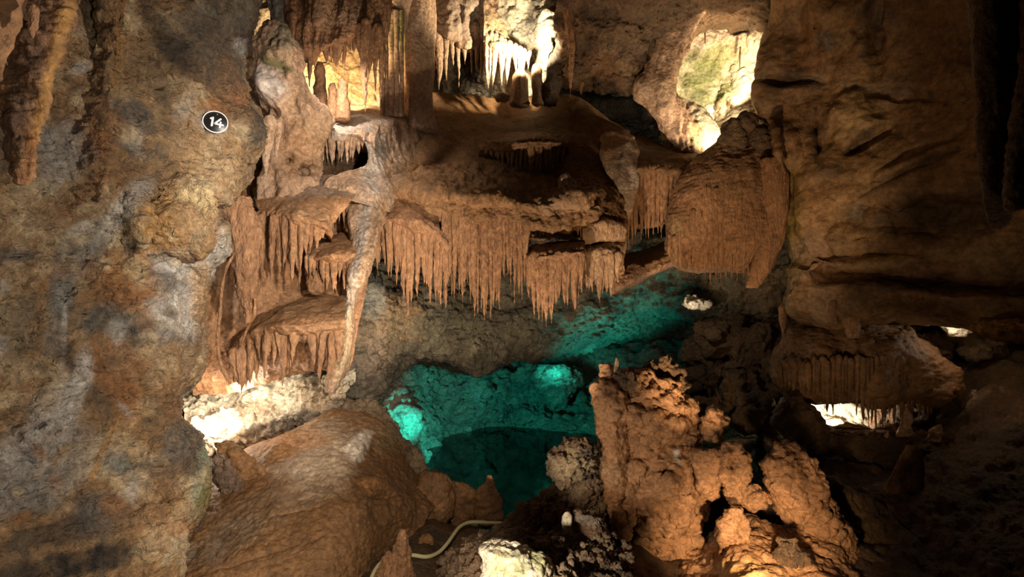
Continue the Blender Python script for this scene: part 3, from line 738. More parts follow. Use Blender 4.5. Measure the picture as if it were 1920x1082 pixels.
for i, (x, y0, y1, w, lb) in enumerate(((600, 118, 222, 22, 'brown stalagmite, tallest of the three standing before the left lamp'), (624, 158, 226, 20, 'short brown stalagmite, middle of the three standing before the left lamp'), (643, 148, 226, 22, 'knobbly brown stalagmite, nearest the column of the three before the left lamp'))):
    o = loft('stalagmite', [(y0, x - w * .2, x + w * .2), (y0 + 8, x - w * .4, x + w * .4), (y0 + 36, x - w * .42, x + w * .42), (y0 + 40, x - w * .5, x + w * .5), (y1, x - w * .6, x + w * .6)], 6.15 - 0.1 * i, M['brown'], None, 0.9, disp=d_rock(0.015, 0.1), base=W(x, y1, 6.1))
    tag(o, lb, 'stalagmite', 'stalagmites before the left lamp')
# column with green algae
t = thing('flowstone_column', 'tall fluted grey-brown column streaked with green algae above the ramp', 'column', W(765, 215, 6.6))
loft('shaft', [(-80, 745, 815), (0, 746, 812), (30, 744, 816), (120, 746, 812), (180, 748, 806), (215, 744, 812), (250, 738, 820)], 7.5, M['pink'], t, 0.8, tints=[(750, 60, 18, 60, 0, GREEN, .6), (790, 100, 26, 120, 0, (150, 112, 84), .7), (765, 150, 16, 70, 0, (168, 104, 70), .6)], disp=[d_flow(0.05, 0.25, 3, 0.1), add(d_flute(0.02, 0.06), d_ripple(0.006, 0.05))])
loft('capital', [(-40, 715, 780), (5, 706, 770), (25, 706, 764), (48, 712, 760), (62, 716, 752)], 7.2, M['pink'], t, 0.7, tints=[(735, 40, 30, 20, 0, MOSS, .7)], disp=[d_flow(0.05, 0.2), d_pop(0.01, 0.05)])
for x, w in ((717, 9), (724, 8), (733, 14), (744, 10), (753, 9)):
    loft('rib', [(20, x - w * .6, x + w * .6), (60, x - w * .5, x + w * .5), (150, x - w * .45, x + w * .45), (219, x - w * .6, x + w * .5)], 7.0 + RND.uniform(0, .08), M['pink'], t, 1.0, tints=[(x, 60, 10, 56, 0, GREEN, .85 if x in (717, 724, 753) else .4)], disp=d_flow(0.012, 0.08, 3, 0.2))
# dark niche beside the column
t = thing('stalactite_drapery', 'dim grey stalactite cluster in the dark niche between the column and the bright alcove', 'stalactite', W(865, 60, 8.2))
sheet('drapery_body', [[(805, -100, 8.0), (860, -100, 8.2), (930, -100, 8.2)], [(810, 0, 8.0), (860, 0, 8.0), (935, 0, 8.1)], [(812, 60, 8.1), (850, 70, 8.0), (880, 90, 8.0), (925, 70, 8.1)], [(815, 60, 8.6), (850, 70, 8.6), (880, 80, 8.6), (925, 70, 8.6)]], M['pink'], t, 3, disp=[d_flow(0.12, 0.4, 4, 0.3), d_rock(0.03, 0.1)], tints=[(860, 40, 60, 60, 0, GREY, .5)])
for x, y1, w in ((822, 170, 20), (836, 150, 14), (848, 125, 14), (858, 165, 10), (872, 120, 18), (884, 150, 8), (893, 135, 16), (905, 165, 12), (915, 168, 12)): stalactite(t, x, 40, y1, w, 8.05, M['pink'], drift=RND.uniform(-4, 3))
# bright alcove curtain
t = thing('stalactite_drapery', 'row of pale stalactites hanging across the brightest alcove behind the dome top', 'stalactite', W(950, 60, 8.0))
sheet('drapery_body', [[(905, -20, 8.1), (925, 10, 8.1), (945, 50, 8.15)], [(908, 50, 7.9), (930, 70, 7.85), (960, 92, 7.95)], [(908, 90, 7.95), (930, 95, 7.9), (970, 108, 7.98)], [(908, 85, 8.3), (930, 90, 8.3), (970, 105, 8.3)]], M['pink'], t, 2.6, tints=[(945, 50, 50, 40, 0, CREAM, .7)], disp=[d_flow(0.06, 0.25, 3, 0.3), d_rock(0.02, 0.07)])
for x, y1, w in ((912, 168, 12), (922, 150, 11), (930, 172, 14), (940, 165, 13), (948, 140, 9), (955, 158, 14), (966, 140, 12), (974, 160, 12), (984, 150, 12), (992, 130, 10)): stalactite(t, x, 60 + max(0, x - 930) * 0.55, y1, w, 7.9, M['pink'], drift=RND.uniform(-8, 2), tip=0.15)
for i, (x, y0, y1, w, lb) in enumerate(((975, 130, 190, 36, 'broad dark stalagmite below the bright alcove'), (1007, 124, 190, 22, 'narrow upright stalagmite, right beside the broad one below the alcove'))):
    o = loft('stalagmite', [(y0, x - w * .2, x + w * .2), (y0 + 10, x - w * .4, x + w * .4), (y0 + 40, x - w * .5, x + w * .5), (y1 + 6, x - w * .55, x + w * .55)], 7.9, M['pink'], None, 0.8, disp=[d_flow(0.04, 0.2), d_flow(0.015, 0.06)], base=W(x, y1, 7.9))
    tag(o, lb, 'stalagmite', 'stalagmites on the dome top')
o = loft('fallen_stone', [(178, 935, 945), (182, 928, 955), (188, 930, 950)], 8.0, M['pink'], None, 0.8, disp=d_rock(0.03, 0.15), base=W(940, 188, 8.0))
tag(o, 'small flat grey stone lying on the dome top in front of the alcove', 'stone')
# dark ceiling between alcove and niche, with a spur and the long stalactite
structure(sheet('ceiling', [[(1010, -200, 5.5), (1150, -200, 5.0), (1300, -200, 5.2), (1540, -200, 5.5)], [(1045, 0, 7.2), (1120, 0, 6.6), (1200, 0, 6.5), (1300, 0, 6.8), (1530, 0, 6.9)], [(1050, 50, 7.5), (1110, 60, 7.0), (1170, 60, 6.9), (1250, 40, 7.1), (1330, 20, 7.3), (1530, 30, 7.1)],
    [(1040, 110, 7.9), (1095, 100, 7.4), (1150, 120, 7.3), (1200, 140, 7.4), (1260, 90, 7.6), (1340, 45, 7.6), (1530, 60, 7.4)], [(1025, 160, 8.2), (1080, 150, 7.8), (1130, 165, 7.7), (1190, 165, 7.7), (1265, 100, 8.0), (1340, 50, 8.1), (1530, 70, 7.9)], [(1030, 150, 9.0), (1080, 150, 9.0), (1140, 160, 9.0), (1200, 155, 9.0), (1270, 80, 8.8), (1340, 40, 8.8), (1530, 60, 8.5)]],
    M['dark'], step=2.5, cols=16, tints=[(1140, 120, 50, 30, 10, BROWN, .8), (1070, 60, 24, 60, 0, BROWN, .6), (1370, 10, 70, 30, 0, (120, 76, 44), .7), (1180, 130, 30, 16, 20, TAN, .5)],
    disp=[d_rock(0.12, 0.6), add(d_facet(0.06, 0.25), d_strata(0.03, 0.1))]))
t = thing('stalactite', 'single long stalactite hanging free in front of the black gap over the dome', 'stalactite', W(1070, 40, 7.3))
stalactite(t, 1071, -30, 180, 17, 7.2, M['drape'], drift=-1, name='shaft', tip=0.2, taper=0.9, rough=0.02)
loft('root', [(-60, 1055, 1100), (0, 1056, 1092), (40, 1060, 1088), (75, 1064, 1080), (90, 1066, 1076)], 7.3, M['drape'], t, 0.8, disp=[d_flow(0.06, 0.2), d_flow(0.02, 0.07)])
o = loft('rock_spur', [(60, 1050, 1066), (100, 1036, 1072), (140, 1026, 1060), (175, 1018, 1046), (192, 1018, 1040)], 7.9, M['dark'], None, 0.7, disp=[d_rock(0.06, 0.3), d_flow(0.02, 0.08)], base=W(1030, 190, 7.9), tints=[(1040, 120, 30, 60, 0, GREY, .5)])
tag(o, 'dark slanting rock spur at the edge of the bright alcove', 'rock')
for x, y0, y1, w in ((1090, 140, 178, 14), (1148, 110, 150, 7), (1118, 130, 160, 5)):
    stalactite(None, x, y0, y1, w, 7.7, M['brown'])
for i, o in enumerate([q for q in COL.objects if q.name.startswith('stalactite') and q.parent is None and q.type == 'MESH']):
    tag(o, ['stubby brown stalactite at the rim of the black gap', 'thin brown stalactite under the dark ceiling', 'tiny needle stalactite between two others under the dark ceiling'][i], 'stalactite')
# pink hanging rock beside the bright niche
t = thing('hanging_rock', 'pinkish folded rock mass leaning over the black gap beside the green niche', 'rock', W(1250, 250, 7.2))
loft('folded_body', [(-60, 1262, 1345), (0, 1258, 1322), (40, 1244, 1312), (80, 1226, 1296), (120, 1208, 1276), (160, 1188, 1266), (178, 1186, 1268), (205, 1212, 1284), (235, 1244, 1302), (262, 1256, 1322), (285, 1270, 1330), (300, 1300, 1335)], 7.35, M['pink'], t, 0.6,
     tints=[(1280, 235, 30, 50, -10, (196, 140, 112), .6), (1320, 250, 30, 40, 0, CREAM, .8), (1225, 180, 30, 30, 0, TAN, .4)], disp=[d_flow(0.07, 0.3, 4, 0.4), add(d_flow(0.03, 0.1, 3, 0.3), d_rock(0.01, 0.05))])
loft('fold', [(-30, 1280, 1345), (20, 1284, 1326), (70, 1262, 1296), (110, 1244, 1278), (160, 1232, 1262), (200, 1240, 1260)], 7.3, M['pink'], t, 0.9, disp=[d_flow(0.04, 0.2), d_flow(0.015, 0.06)])
loft('lower_lobe', [(188, 1262, 1296), (220, 1256, 1330), (255, 1262, 1352), (285, 1290, 1354), (300, 1315, 1350)], 7.6, M['calcite'], t, 0.4, tints=[(1275, 235, 24, 50, 0, (196, 146, 116), .8)], disp=[d_flow(0.06, 0.25), d_rock(0.02, 0.07)])
structure(sheet('wall_niche', [[(1225, -30, 7.9), (1290, -20, 8.2), (1370, -10, 8.2), (1450, -10, 7.6)], [(1225, 60, 7.9), (1290, 55, 8.0), (1370, 50, 7.9), (1450, 60, 7.4)], [(1225, 130, 8.0), (1290, 130, 8.2), (1370, 130, 8.1), (1450, 130, 7.5)],
    [(1225, 200, 8.0), (1290, 205, 8.1), (1370, 200, 8.0), (1450, 200, 7.5)], [(1240, 260, 7.9), (1300, 260, 7.8), (1370, 260, 7.8), (1450, 260, 7.4)], [(1250, 340, 7.6), (1300, 330, 7.5), (1370, 320, 7.5), (1450, 320, 7.3)]], M['calcite'], step=2.4, cols=14,
    tints=[(1325, 145, 50, 52, 15, GREEN, .9, .6), (1350, 105, 46, 24, 0, MOSS, .55), (1310, 185, 36, 20, 0, (70, 80, 36), .8), (1330, 66, 60, 20, 0, PINK, .7), (1400, 110, 30, 50, 0, (206, 160, 124), .5), (1374, 188, 16, 11, 0, BROWN, .8), (1400, 205, 26, 10, -10, GREY, .6), (1300, 90, 20, 30, 0, (150, 130, 120), .5)],
    bumps=[(1375, 58, 30, 8, 0, -0.12), (1340, 215, 60, 5, 15, -0.06), (1300, 240, 30, 30, 0, 0.1)], disp=[d_rock(0.07, 0.4, 4, 0.4), add(d_facet(0.03, 0.2), d_rock(0.015, 0.06))]))
# rods hanging in the bright niche
for x, y0, y1, dd_, lb in ((1322, 42, 82, 7.9, 'thin dark rod hanging at the top of the green niche'), (1387, 88, 128, 7.7, 'thin dark rod standing out against the pale side of the green niche')):
    o = tube('thin_rod', [W(x + 1, y0, dd_), W(x, (y0 + y1) / 2, dd_), W(x, y1, dd_)], [0.012, 0.014, 0.006], M['dark'], None, 8, base=W(x, y0, dd_))
    tag(o, lb, 'rod')
# dark boulder in front of the niche
t = thing('boulder', 'dark cracked boulder sitting on the fluted dome in front of the green niche', 'boulder', W(1400, 300, 6.5))
loft('boulder_body', [(217, 1382, 1408), (226, 1366, 1418), (240, 1352, 1420), (262, 1348, 1410), (285, 1346, 1404), (302, 1352, 1400)], 6.55, M['dark'], t, 0.8, tints=[(1380, 260, 50, 50, 0, (110, 80, 54), .7)], disp=[d_facet(0.06, 0.3), d_strata(0.025, 0.09)])
loft('slab', [(236, 1404, 1440), (255, 1400, 1452), (280, 1398, 1454), (302, 1404, 1446)], 6.5, M['dark'], t, 0.8, tints=[(1430, 270, 40, 40, 0, (110, 80, 54), .7)], disp=[d_facet(0.05, 0.25), d_strata(0.02, 0.09)])

# ------------------------------------------------------------------ the big dome with its stalactite curtain
t = thing('flowstone_canopy', 'huge brown flowstone dome with a long stalactite curtain hanging over the pool', 'flowstone', W(930, 420, 6.6))
lipd = [d_flow(0.05, 0.35, 3, 0.8), add(d_rock(0.022, 0.12, 4, 0.3), d_pop(0.016, 0.06))]
_low = lambda p: 1 - sstep(p[:, 2], 4.25, 4.75)                 # the rough lip; the slope above it is smooth
domed = [d_flow(0.05, 0.5, 3, 0.8), lambda p: (0.12 + 0.88 * _low(p)) * (d_rock(0.03, 0.13, 4, 0.3)(p) + d_pop(0.022, 0.06)(p) + d_rock(0.03, 0.25, 2)(p))]
shelf = sheet('dome', [[(660, 200, 7.6), (760, 185, 8.2), (850, 175, 8.6), (960, 184, 8.8), (1070, 180, 8.6), (1130, 215, 8.4), (1200, 255, 8.2), (1310, 285, 7.8)],
    [(690, 240, 7.1), (760, 225, 7.7), (850, 215, 8.1), (960, 220, 8.3), (1070, 218, 8.1), (1130, 240, 7.9), (1200, 272, 7.7), (1310, 298, 7.4)],
    [(696, 290, 6.8), (760, 265, 7.2), (850, 258, 7.5), (960, 262, 7.65), (1060, 262, 7.55), (1130, 275, 7.4), (1200, 292, 7.3), (1300, 308, 7.2)],
    [(696, 335, 6.5), (760, 315, 6.75), (850, 310, 6.95), (960, 315, 7.05), (1050, 315, 7.0), (1110, 325, 6.9), (1150, 335, 6.95), (1185, 345, 7.05)],
    [(696, 372, 6.28), (740, 350, 6.2), (800, 342, 6.15), (860, 350, 6.1), (930, 362, 6.1), (1000, 372, 6.1), (1060, 362, 6.15), (1110, 358, 6.35), (1172, 380, 6.7)],
    [(694, 398, 6.25), (740, 386, 6.1), (800, 380, 6.05), (860, 380, 6.02), (930, 388, 6.02), (1000, 398, 6.0), (1060, 396, 6.05), (1110, 392, 6.2), (1172, 415, 6.55)],
    [(692, 420, 6.3), (740, 418, 6.2), (800, 420, 6.2), (860, 420, 6.15), (930, 422, 6.12), (1000, 432, 6.1), (1060, 438, 6.15), (1110, 430, 6.25), (1172, 455, 6.55)],
    [(692, 430, 7.0), (760, 432, 7.0), (860, 435, 7.0), (950, 440, 7.0), (1050, 450, 7.0), (1172, 470, 7.2)]], M['mud'], t, 2.3, cols=18,
    tints=[(700, 290, 50, 90, 0, GREY, .55), (760, 260, 50, 50, 0, TAN, .3), (1080, 380, 70, 30, 0, (170, 130, 100), .5), (1145, 300, 40, 40, 0, TAN, .5), (830, 380, 160, 30, 0, (166, 112, 70), .5)],
    bumps=[(790, 360, 80, 24, 5, 0.10), (900, 372, 60, 18, 10, 0.08), (835, 365, 14, 26, 30, -0.05), (1080, 372, 50, 22, 0, 0.12)], disp=domed)
shelf = ledge('arch', [(694, 388, 6.3), (740, 384, 6.3), (785, 392, 6.3), (820, 410, 6.3), (845, 440, 6.35)], [(690, 408, 6.0), (735, 404, 5.88), (782, 413, 5.87), (815, 428, 5.92), (840, 456, 6.05)], M['drape'], t, 18, 0.35, 0.04, disp=lipd)
kw = dict(tip=0.09, taper=0.82, rough=0.011)
curtain(shelf, [(694, 414, 6.05), (735, 412, 5.95), (782, 420, 5.94), (815, 436, 5.98), (838, 462, 6.1)], [(694, 480), (708, 511), (729, 519), (745, 545), (757, 569), (766, 588), (783, 558), (806, 569), (820, 569), (838, 577)], 15, 16, M['drape'], 0.10, **kw)
for x, y1, w in ((708, 511, 13), (729, 520, 14), (757, 569, 15), (766, 591, 13), (783, 560, 16), (806, 570, 16), (818, 570, 15)): stalactite(shelf, x, 404 + max(0, x - 790) * 0.7, y1, w, 5.93, M['drape'], **kw)
curtain(shelf, [(838, 392, 6.08), (880, 394, 6.06), (930, 400, 6.06), (990, 412, 6.05)], [(838, 577), (852, 560), (867, 572), (889, 590), (909, 596), (920, 593), (936, 580), (948, 520), (965, 560), (978, 555), (990, 500)], 15, 15, M['drape'], 0.12, **kw)
for x, y1, w in ((835, 578, 15), (852, 563, 13), (867, 574, 14), (889, 594, 17), (909, 599, 19), (920, 596, 13), (936, 581, 17), (952, 520, 12), (965, 569, 11), (978, 561, 10), (945, 480, 14), (990, 470, 14)): stalactite(shelf, x, 380 + 14 * RND.random(), y1, w, 6.05, M['drape'], **kw)
curtain(shelf, [(840, 410, 6.25), (900, 412, 6.25), (985, 425, 6.25)], [(840, 560), (900, 560), (960, 540), (990, 520)], 6, 16, M['drape'], 0.25, **kw)
curtain(shelf, [(1000, 428, 6.12), (1045, 432, 6.12), (1095, 428, 6.15)], [(1000, 452), (1045, 450), (1095, 462)], 12, 9, M['drape'], 0.1)
shelf = ledge('block', [(992, 462, 6.25), (1045, 452, 6.25), (1098, 452, 6.25)], [(988, 484, 5.86), (1040, 472, 5.80), (1096, 468, 5.86)], M['drape'], t, 16, 0.3, 0.02, disp=lipd)
curtain(shelf, [(990, 488, 5.90), (1040, 480, 5.85), (1094, 476, 5.9)], [(988, 560), (1001, 596), (1008, 600), (1023, 612), (1035, 604), (1050, 560), (1059, 572), (1078, 584), (1094, 545)], 13, 14, M['drape'], 0.10, **kw)
for x, y1, w in ((1001, 598, 15), (1010, 602, 14), (1023, 615, 20), (1034, 606, 16), (1059, 573, 15), (1078, 585, 18), (1048, 560, 14), (1090, 548, 14)): stalactite(shelf, x, 470, y1, w, 5.85, M['drape'], **kw)
gr = [(1135, 470, 60, 100, 0, (176, 142, 112), .6)]
shelf = ledge('block', [(1092, 400, 6.6), (1135, 392, 6.6), (1172, 400, 6.7)], [(1092, 425, 6.15), (1135, 412, 6.15), (1172, 420, 6.35)], M['drape'], t, 40, 0.35, 0.04, disp=lipd, tints=gr)
shelf = ledge('block', [(1096, 440, 6.5), (1135, 440, 6.5), (1172, 445, 6.6)], [(1096, 468, 6.1), (1135, 462, 6.12), (1170, 460, 6.3)], M['drape'], t, 36, 0.35, 0.04, disp=lipd, tints=gr)
curtain(shelf, [(1094, 490, 6.12), (1135, 488, 6.14), (1168, 484, 6.3)], [(1094, 545), (1110, 555), (1124, 570), (1145, 556), (1168, 510)], 9, 17, M['drape'], 0.12, tints=gr, **kw)
for x, y1, w in ((1110, 548, 16), (1124, 571, 17), (1145, 556, 18), (1158, 530, 14)): stalactite(shelf, x, 470, y1, w, 6.12, M['drape'], tints=gr, **kw)
loft('horn', [(330, 1052, 1066), (338, 1046, 1074), (352, 1046, 1084), (372, 1052, 1100), (392, 1060, 1110)], 6.25, M['drape'], t, 0.8, tints=[(1062, 350, 20, 26, 0, (190, 160, 150), .8)], disp=[d_rock(0.03, 0.15), d_pop(0.012, 0.05)])

t = thing('flowstone_shelf', 'small fringed shelf halfway up the shadowed face of the big dome', 'flowstone', W(985, 300, 7.2))
shelf = ledge('shelf_body', [(900, 254, 7.5), (980, 248, 7.55), (1065, 250, 7.5)], [(898, 272, 7.0), (945, 270, 6.65), (1000, 263, 6.55), (1066, 266, 6.85)], M['mud'], t, 14, 0.6, 0.02, disp=lipd)
curtain(shelf, [(910, 280, 6.95), (950, 278, 6.68), (1000, 272, 6.58), (1058, 274, 6.84)], [(905, 286), (930, 300), (960, 316), (1000, 322), (1035, 322), (1058, 310)], 19, 12, M['mud'], 0.06, tip=0.35)
t = thing('flowstone_drape', 'smooth pale grey drape between the big dome and the fluted curtain', 'flowstone', W(1165, 380, 6.6))
loft('drape_body', [(248, 1132, 1180, 7.8), (264, 1126, 1192, 7.35), (285, 1126, 1196, 7.1), (315, 1134, 1196, 6.92), (350, 1148, 1193, 6.82), (385, 1162, 1188, 6.78), (410, 1168, 1180, 6.78)], 6.9, M['pink'], t, 0.3, tints=[(1165, 320, 40, 60, 0, PALEGREY, .5)], disp=[d_flow(0.05, 0.25, 3, 0.2), add(d_flute(0.012, 0.1), d_pop(0.008, 0.05))])

t = thing('flowstone_curtain', 'fluted brown curtain with spiked tips filling the gap between the two domes', 'flowstone', W(1230, 400, 6.9))
shelf = ledge('curtain_body', [(1175, 290, 7.5), (1240, 285, 7.4), (1320, 292, 7.2)], [(1172, 318, 6.95), (1230, 312, 6.85), (1310, 316, 6.8)], M['mud'], t, 18, 0.4, 0.12, disp=lipd, tints=[(1240, 290, 80, 16, 8, (140, 110, 66), .6)])
curtain(shelf, [(1174, 326, 6.97), (1230, 322, 6.87), (1300, 326, 6.83)], [(1172, 470), (1185, 468), (1200, 462), (1215, 462), (1235, 450), (1252, 440), (1275, 400), (1300, 370)], 16, 14, M['drape'], 0.06, tip=0.12, taper=0.93, rough=0.012, wj=0.15)
sheet('backing', [[(1165, 320, 7.1), (1240, 315, 7.0), (1310, 320, 6.95)], [(1165, 380, 7.1), (1240, 380, 7.0), (1300, 370, 6.95)], [(1172, 430, 7.15), (1235, 425, 7.1), (1280, 400, 7.05)]], M['drape'], t, 4, disp=d_flow(0.03, 0.15))
o = sheet('rock_bridge', [[(1150, 478, 7.3), (1200, 470, 7.3), (1262, 445, 7.2)], [(1145, 500, 6.8), (1200, 490, 6.8), (1262, 465, 6.8)], [(1140, 530, 6.55), (1195, 512, 6.6), (1262, 482, 6.7)], [(1142, 552, 6.55), (1200, 526, 6.65), (1262, 494, 6.75)], [(1142, 552, 7.2), (1200, 528, 7.3), (1262, 496, 7.4)]], M['drape'], step=2.6, disp=[d_flow(0.03, 0.2), add(d_ripple(0.008, 0.05), d_flute(0.01, 0.08))])
tag(o, 'rust brown rock lip bridging the gap under the fluted curtain', 'rock')

t = thing('flowstone_dome', 'rounded brown dome with close vertical flutes and a ragged hem beside the banded wall', 'flowstone', W(1360, 400, 6.6))
loft('dome_body', [(272, 1345, 1425), (285, 1320, 1445), (305, 1296, 1464), (335, 1274, 1474), (370, 1258, 1474), (420, 1248, 1468), (465, 1246, 1456), (495, 1256, 1436), (505, 1280, 1420)], 6.7, M['drape'], t, 0.62,
     tints=[(1380, 320, 100, 50, 0, (126, 82, 46), .7), (1265, 450, 20, 50, 0, (140, 120, 70), .5)], disp=[d_flow(0.06, 0.4, 3, 0.6), add(d_ripple(0.010, 0.05), d_pop(0.012, 0.05), d_flute(0.010, 0.08))])
for i in range(20):
    u = (i + 0.5) / 20; x = 1252 + 212 * u
    a = (x - 1360) / 112; fr_ = 6.7 - 0.5 * math.sqrt(max(0.0, 1 - a * a)) + 0.09
    yb = float(np.interp(x, [1250, 1262, 1280, 1300, 1330, 1360, 1400, 1425, 1445, 1466], [470, 505, 512, 522, 535, 532, 530, 532, 515, 430])) - abs(RND.gauss(0, 6))
    y0 = 345 + 50 * RND.random() if x > 1290 else 410 + 30 * RND.random()
    stalactite(t, x, y0, yb, 13 * RND.uniform(0.9, 1.2), fr_, M['drape'], dd=-0.01, drift=RND.uniform(-3, 1), tip=0.25, taper=0.95, rough=0.012, name='flute')
loft('side_fold', [(300, 1424, 1466), (330, 1422, 1476), (400, 1424, 1474), (450, 1420, 1466), (500, 1408, 1448), (538, 1400, 1420)], 6.35, M['drape'], t, 0.7, disp=[d_flow(0.03, 0.2, 3, 0.2), add(d_flute(0.025, 0.07), d_ripple(0.006, 0.04))])

# ------------------------------------------------------------------ rock behind and under the domes
structure(sheet('wall_overhang', [[(610, 400, 7.2), (760, 400, 8.2), (900, 400, 9.0), (1100, 400, 9.2), (1300, 400, 9.0), (1500, 400, 7.8), (1650, 400, 7.4)],
    [(620, 480, 6.7), (700, 480, 7.0), (780, 480, 7.6), (900, 480, 8.3), (1100, 480, 8.8), (1300, 480, 8.2), (1500, 480, 7.4), (1650, 480, 7.2)],
    [(630, 560, 6.3), (700, 560, 6.5), (780, 560, 7.2), (900, 560, 8.0), (1060, 570, 8.6), (1200, 570, 9.0), (1320, 560, 8.2), (1500, 560, 7.5), (1650, 560, 7.2)],
    [(636, 660, 6.2), (690, 650, 6.3), (760, 630, 7.0), (860, 625, 7.7), (960, 620, 8.2), (1080, 610, 8.9), (1200, 600, 9.6), (1320, 600, 8.8), (1500, 600, 7.9), (1650, 600, 7.4)],
    [(640, 752, 6.2), (696, 735, 6.2), (732, 682, 7.0), (800, 668, 7.7), (860, 672, 7.9), (896, 694, 8.0), (930, 678, 8.2), (975, 656, 8.6), (1040, 660, 9.0), (1130, 640, 9.8), (1250, 625, 10.2), (1400, 640, 8.6), (1650, 640, 7.6)],
    [(640, 790, 6.9), (696, 775, 6.8), (732, 700, 8.0), (800, 675, 9.0), (896, 698, 9.2), (975, 655, 9.8), (1130, 640, 10.8), (1250, 620, 11.0), (1400, 640, 9.4), (1650, 640, 8.2)]], M['over'], step=2.5, cols=26,
    tints=[(700, 650, 40, 80, 0, (150, 118, 92), .6), (750, 600, 50, 50, 30, (170, 126, 84), .7), (700, 560, 30, 40, 0, (160, 160, 150), .6), (740, 540, 40, 20, 20, DARK, .6), (680, 690, 40, 40, 0, (126, 104, 92), .6), (860, 620, 140, 40, 0, (120, 112, 88), .5), (1450, 560, 60, 60, 0, TAN, .5), (1360, 560, 60, 40, 0, (120, 104, 78), .4)],
    disp=[d_rock(0.12, 0.7), add(d_strata(0.06, 0.16), d_facet(0.05, 0.3), d_rock(0.03, 0.1))]))
structure(sheet('wall_pool', [[(660, 560, 8.8), (760, 560, 10.5), (860, 560, 12.2), (1000, 560, 12.8), (1130, 540, 12.5), (1250, 540, 12), (1420, 540, 10)],
    [(670, 660, 8.6), (760, 660, 10.0), (860, 660, 11.8), (1000, 650, 12.5), (1130, 640, 12.3), (1250, 630, 11.6), (1420, 640, 9.6)],
    [(690, 720, 8.4), (760, 720, 9.7), (860, 720, 11.5), (1000, 700, 12.2), (1130, 700, 12), (1250, 700, 11), (1420, 720, 9)],
    [(700, 800, 8.3), (772, 790, 9.5), (870, 772, 11.5), (1000, 766, 12.3), (1130, 775, 11.4), (1250, 790, 10), (1420, 820, 8.5)],
    [(720, 890, 8.2), (784, 852, 9.35), (885, 806, 11.7), (962, 798, 12.1), (1125, 818, 10.9), (1250, 860, 9), (1420, 920, 7.5)],
    [(720, 960, 8.2), (784, 920, 9.35), (885, 880, 11.7), (962, 880, 12.1), (1125, 890, 10.9), (1250, 930, 9), (1420, 980, 7.5)]], M['pool'], step=2.8, cols=20,
    bumps=[(880, 720, 40, 50, 20, 0.3), (960, 670, 50, 30, 0, -0.5), (1030, 735, 34, 40, 0, 0.45), (1040, 695, 40, 10, 10, -0.3), (1090, 740, 24, 30, 0, 0.2), (1030, 785, 120, 14, 4, 0.15)], disp=[d_rock(0.18, 0.9), add(d_facet(0.16, 0.55), d_rock(0.04, 0.14))]))
for nm, lbl, sl, d, k in (
    ('rock_hump', 'rough rock hump glowing bright teal at the near corner of the pool', [(716, 700, 732), (735, 690, 762), (765, 688, 780), (800, 694, 790), (835, 706, 788), (870, 726, 786)], 8.6, 0.45),
    ('rock_ledge', 'short rock ledge glowing brightest teal at the back of the pool', [(694, 1004, 1060), (702, 992, 1084), (712, 1000, 1090), (722, 1020, 1080)], 11.7, 0.5),
    ('angular_rock', 'angular wedge of rock hanging below the glowing teal ledge', [(706, 1010, 1076), (724, 1006, 1074), (744, 1022, 1072), (764, 1052, 1066)], 11.6, 0.6)):
    o = loft(nm, sl, d, M['pool'], None, k, step=2.4, sq=2.6, disp=[d_rock(0.16, 0.6), add(d_facet(0.05, 0.3), d_rock(0.06, 0.14))], base=W((sl[-1][1] + sl[-1][2]) / 2, sl[-1][0], d))
    tag(o, lbl, 'rock')
# floor of the cave, dipping under the pool
gx, gy = np.meshgrid(np.linspace(-9, 10, 240), np.linspace(0.8, 16, 200))
dip = sstep(gy + 0.3 * np.sin(gx * 2.1), 5.0, 6.4)
gz = 0.22 - 1.2 * dip - 0.16 * sstep(gx, 0.9, 1.6)
V = np.stack([gx, gy, gz], -1)
structure(mesh('floor', V, quads(200, 240, False), M['dark'], None, None, [d_rock(0.10, 0.6), d_rock(0.03, 0.12)], False))
# pool water
wm = bpy.data.materials.new('still_water'); wm.use_nodes = True
nt = wm.node_tree; nt.nodes.remove(nt.nodes['Principled BSDF'])
tr = nt.nodes.new('ShaderNodeBsdfTransparent'); tr.inputs[0].default_value = (0.55, 0.86, 0.78, 1)
gl = nt.nodes.new('ShaderNodeBsdfGlossy'); gl.inputs['Roughness'].default_value = 0.03
fz = nt.nodes.new('ShaderNodeFresnel'); fz.inputs['IOR'].default_value = 1.33
nn = nt.nodes.new('ShaderNodeTexNoise'); nn.inputs['Scale'].default_value = 2.5; nn.inputs['Detail'].default_value = 2
gp = nt.nodes.new('ShaderNodeNewGeometry'); nt.links.new(gp.outputs['Position'], nn.inputs['Vector'])
bu = nt.nodes.new('ShaderNodeBump'); bu.inputs['Strength'].default_value = 0.05; bu.inputs['Distance'].default_value = 0.05
nt.links.new(nn.outputs['Fac'], bu.inputs['Height']); nt.links.new(bu.outputs['Normal'], gl.inputs['Normal']); nt.links.new(bu.outputs['Normal'], fz.inputs['Normal'])
ms = nt.nodes.new('ShaderNodeMixShader')
nt.links.new(fz.outputs[0], ms.inputs[0]); nt.links.new(tr.outputs[0], ms.inputs[1]); nt.links.new(gl.outputs[0], ms.inputs[2])
nt.links.new(ms.outputs[0], nt.nodes['Material Output'].inputs['Surface'])
gx, gy = np.meshgrid(np.linspace(-3.6, 4.2, 30), np.linspace(5.2, 14, 30))
o = mesh('pool_water', np.stack([gx, gy, 0 * gx], -1), quads(30, 30, False), wm, None)
tag(o, 'still dark teal pool under the stalactite curtain', 'water')
o = loft('crevice_rock', [(552, 1290, 1306), (558, 1280, 1318), (568, 1278, 1330), (576, 1282, 1326), (582, 1292, 1304)], 7.7, M['calcite'], None, 0.5, step=2.0, disp=[d_facet(0.10, 0.22), d_rock(0.03, 0.08)], base=W(1303, 580, 7.7))
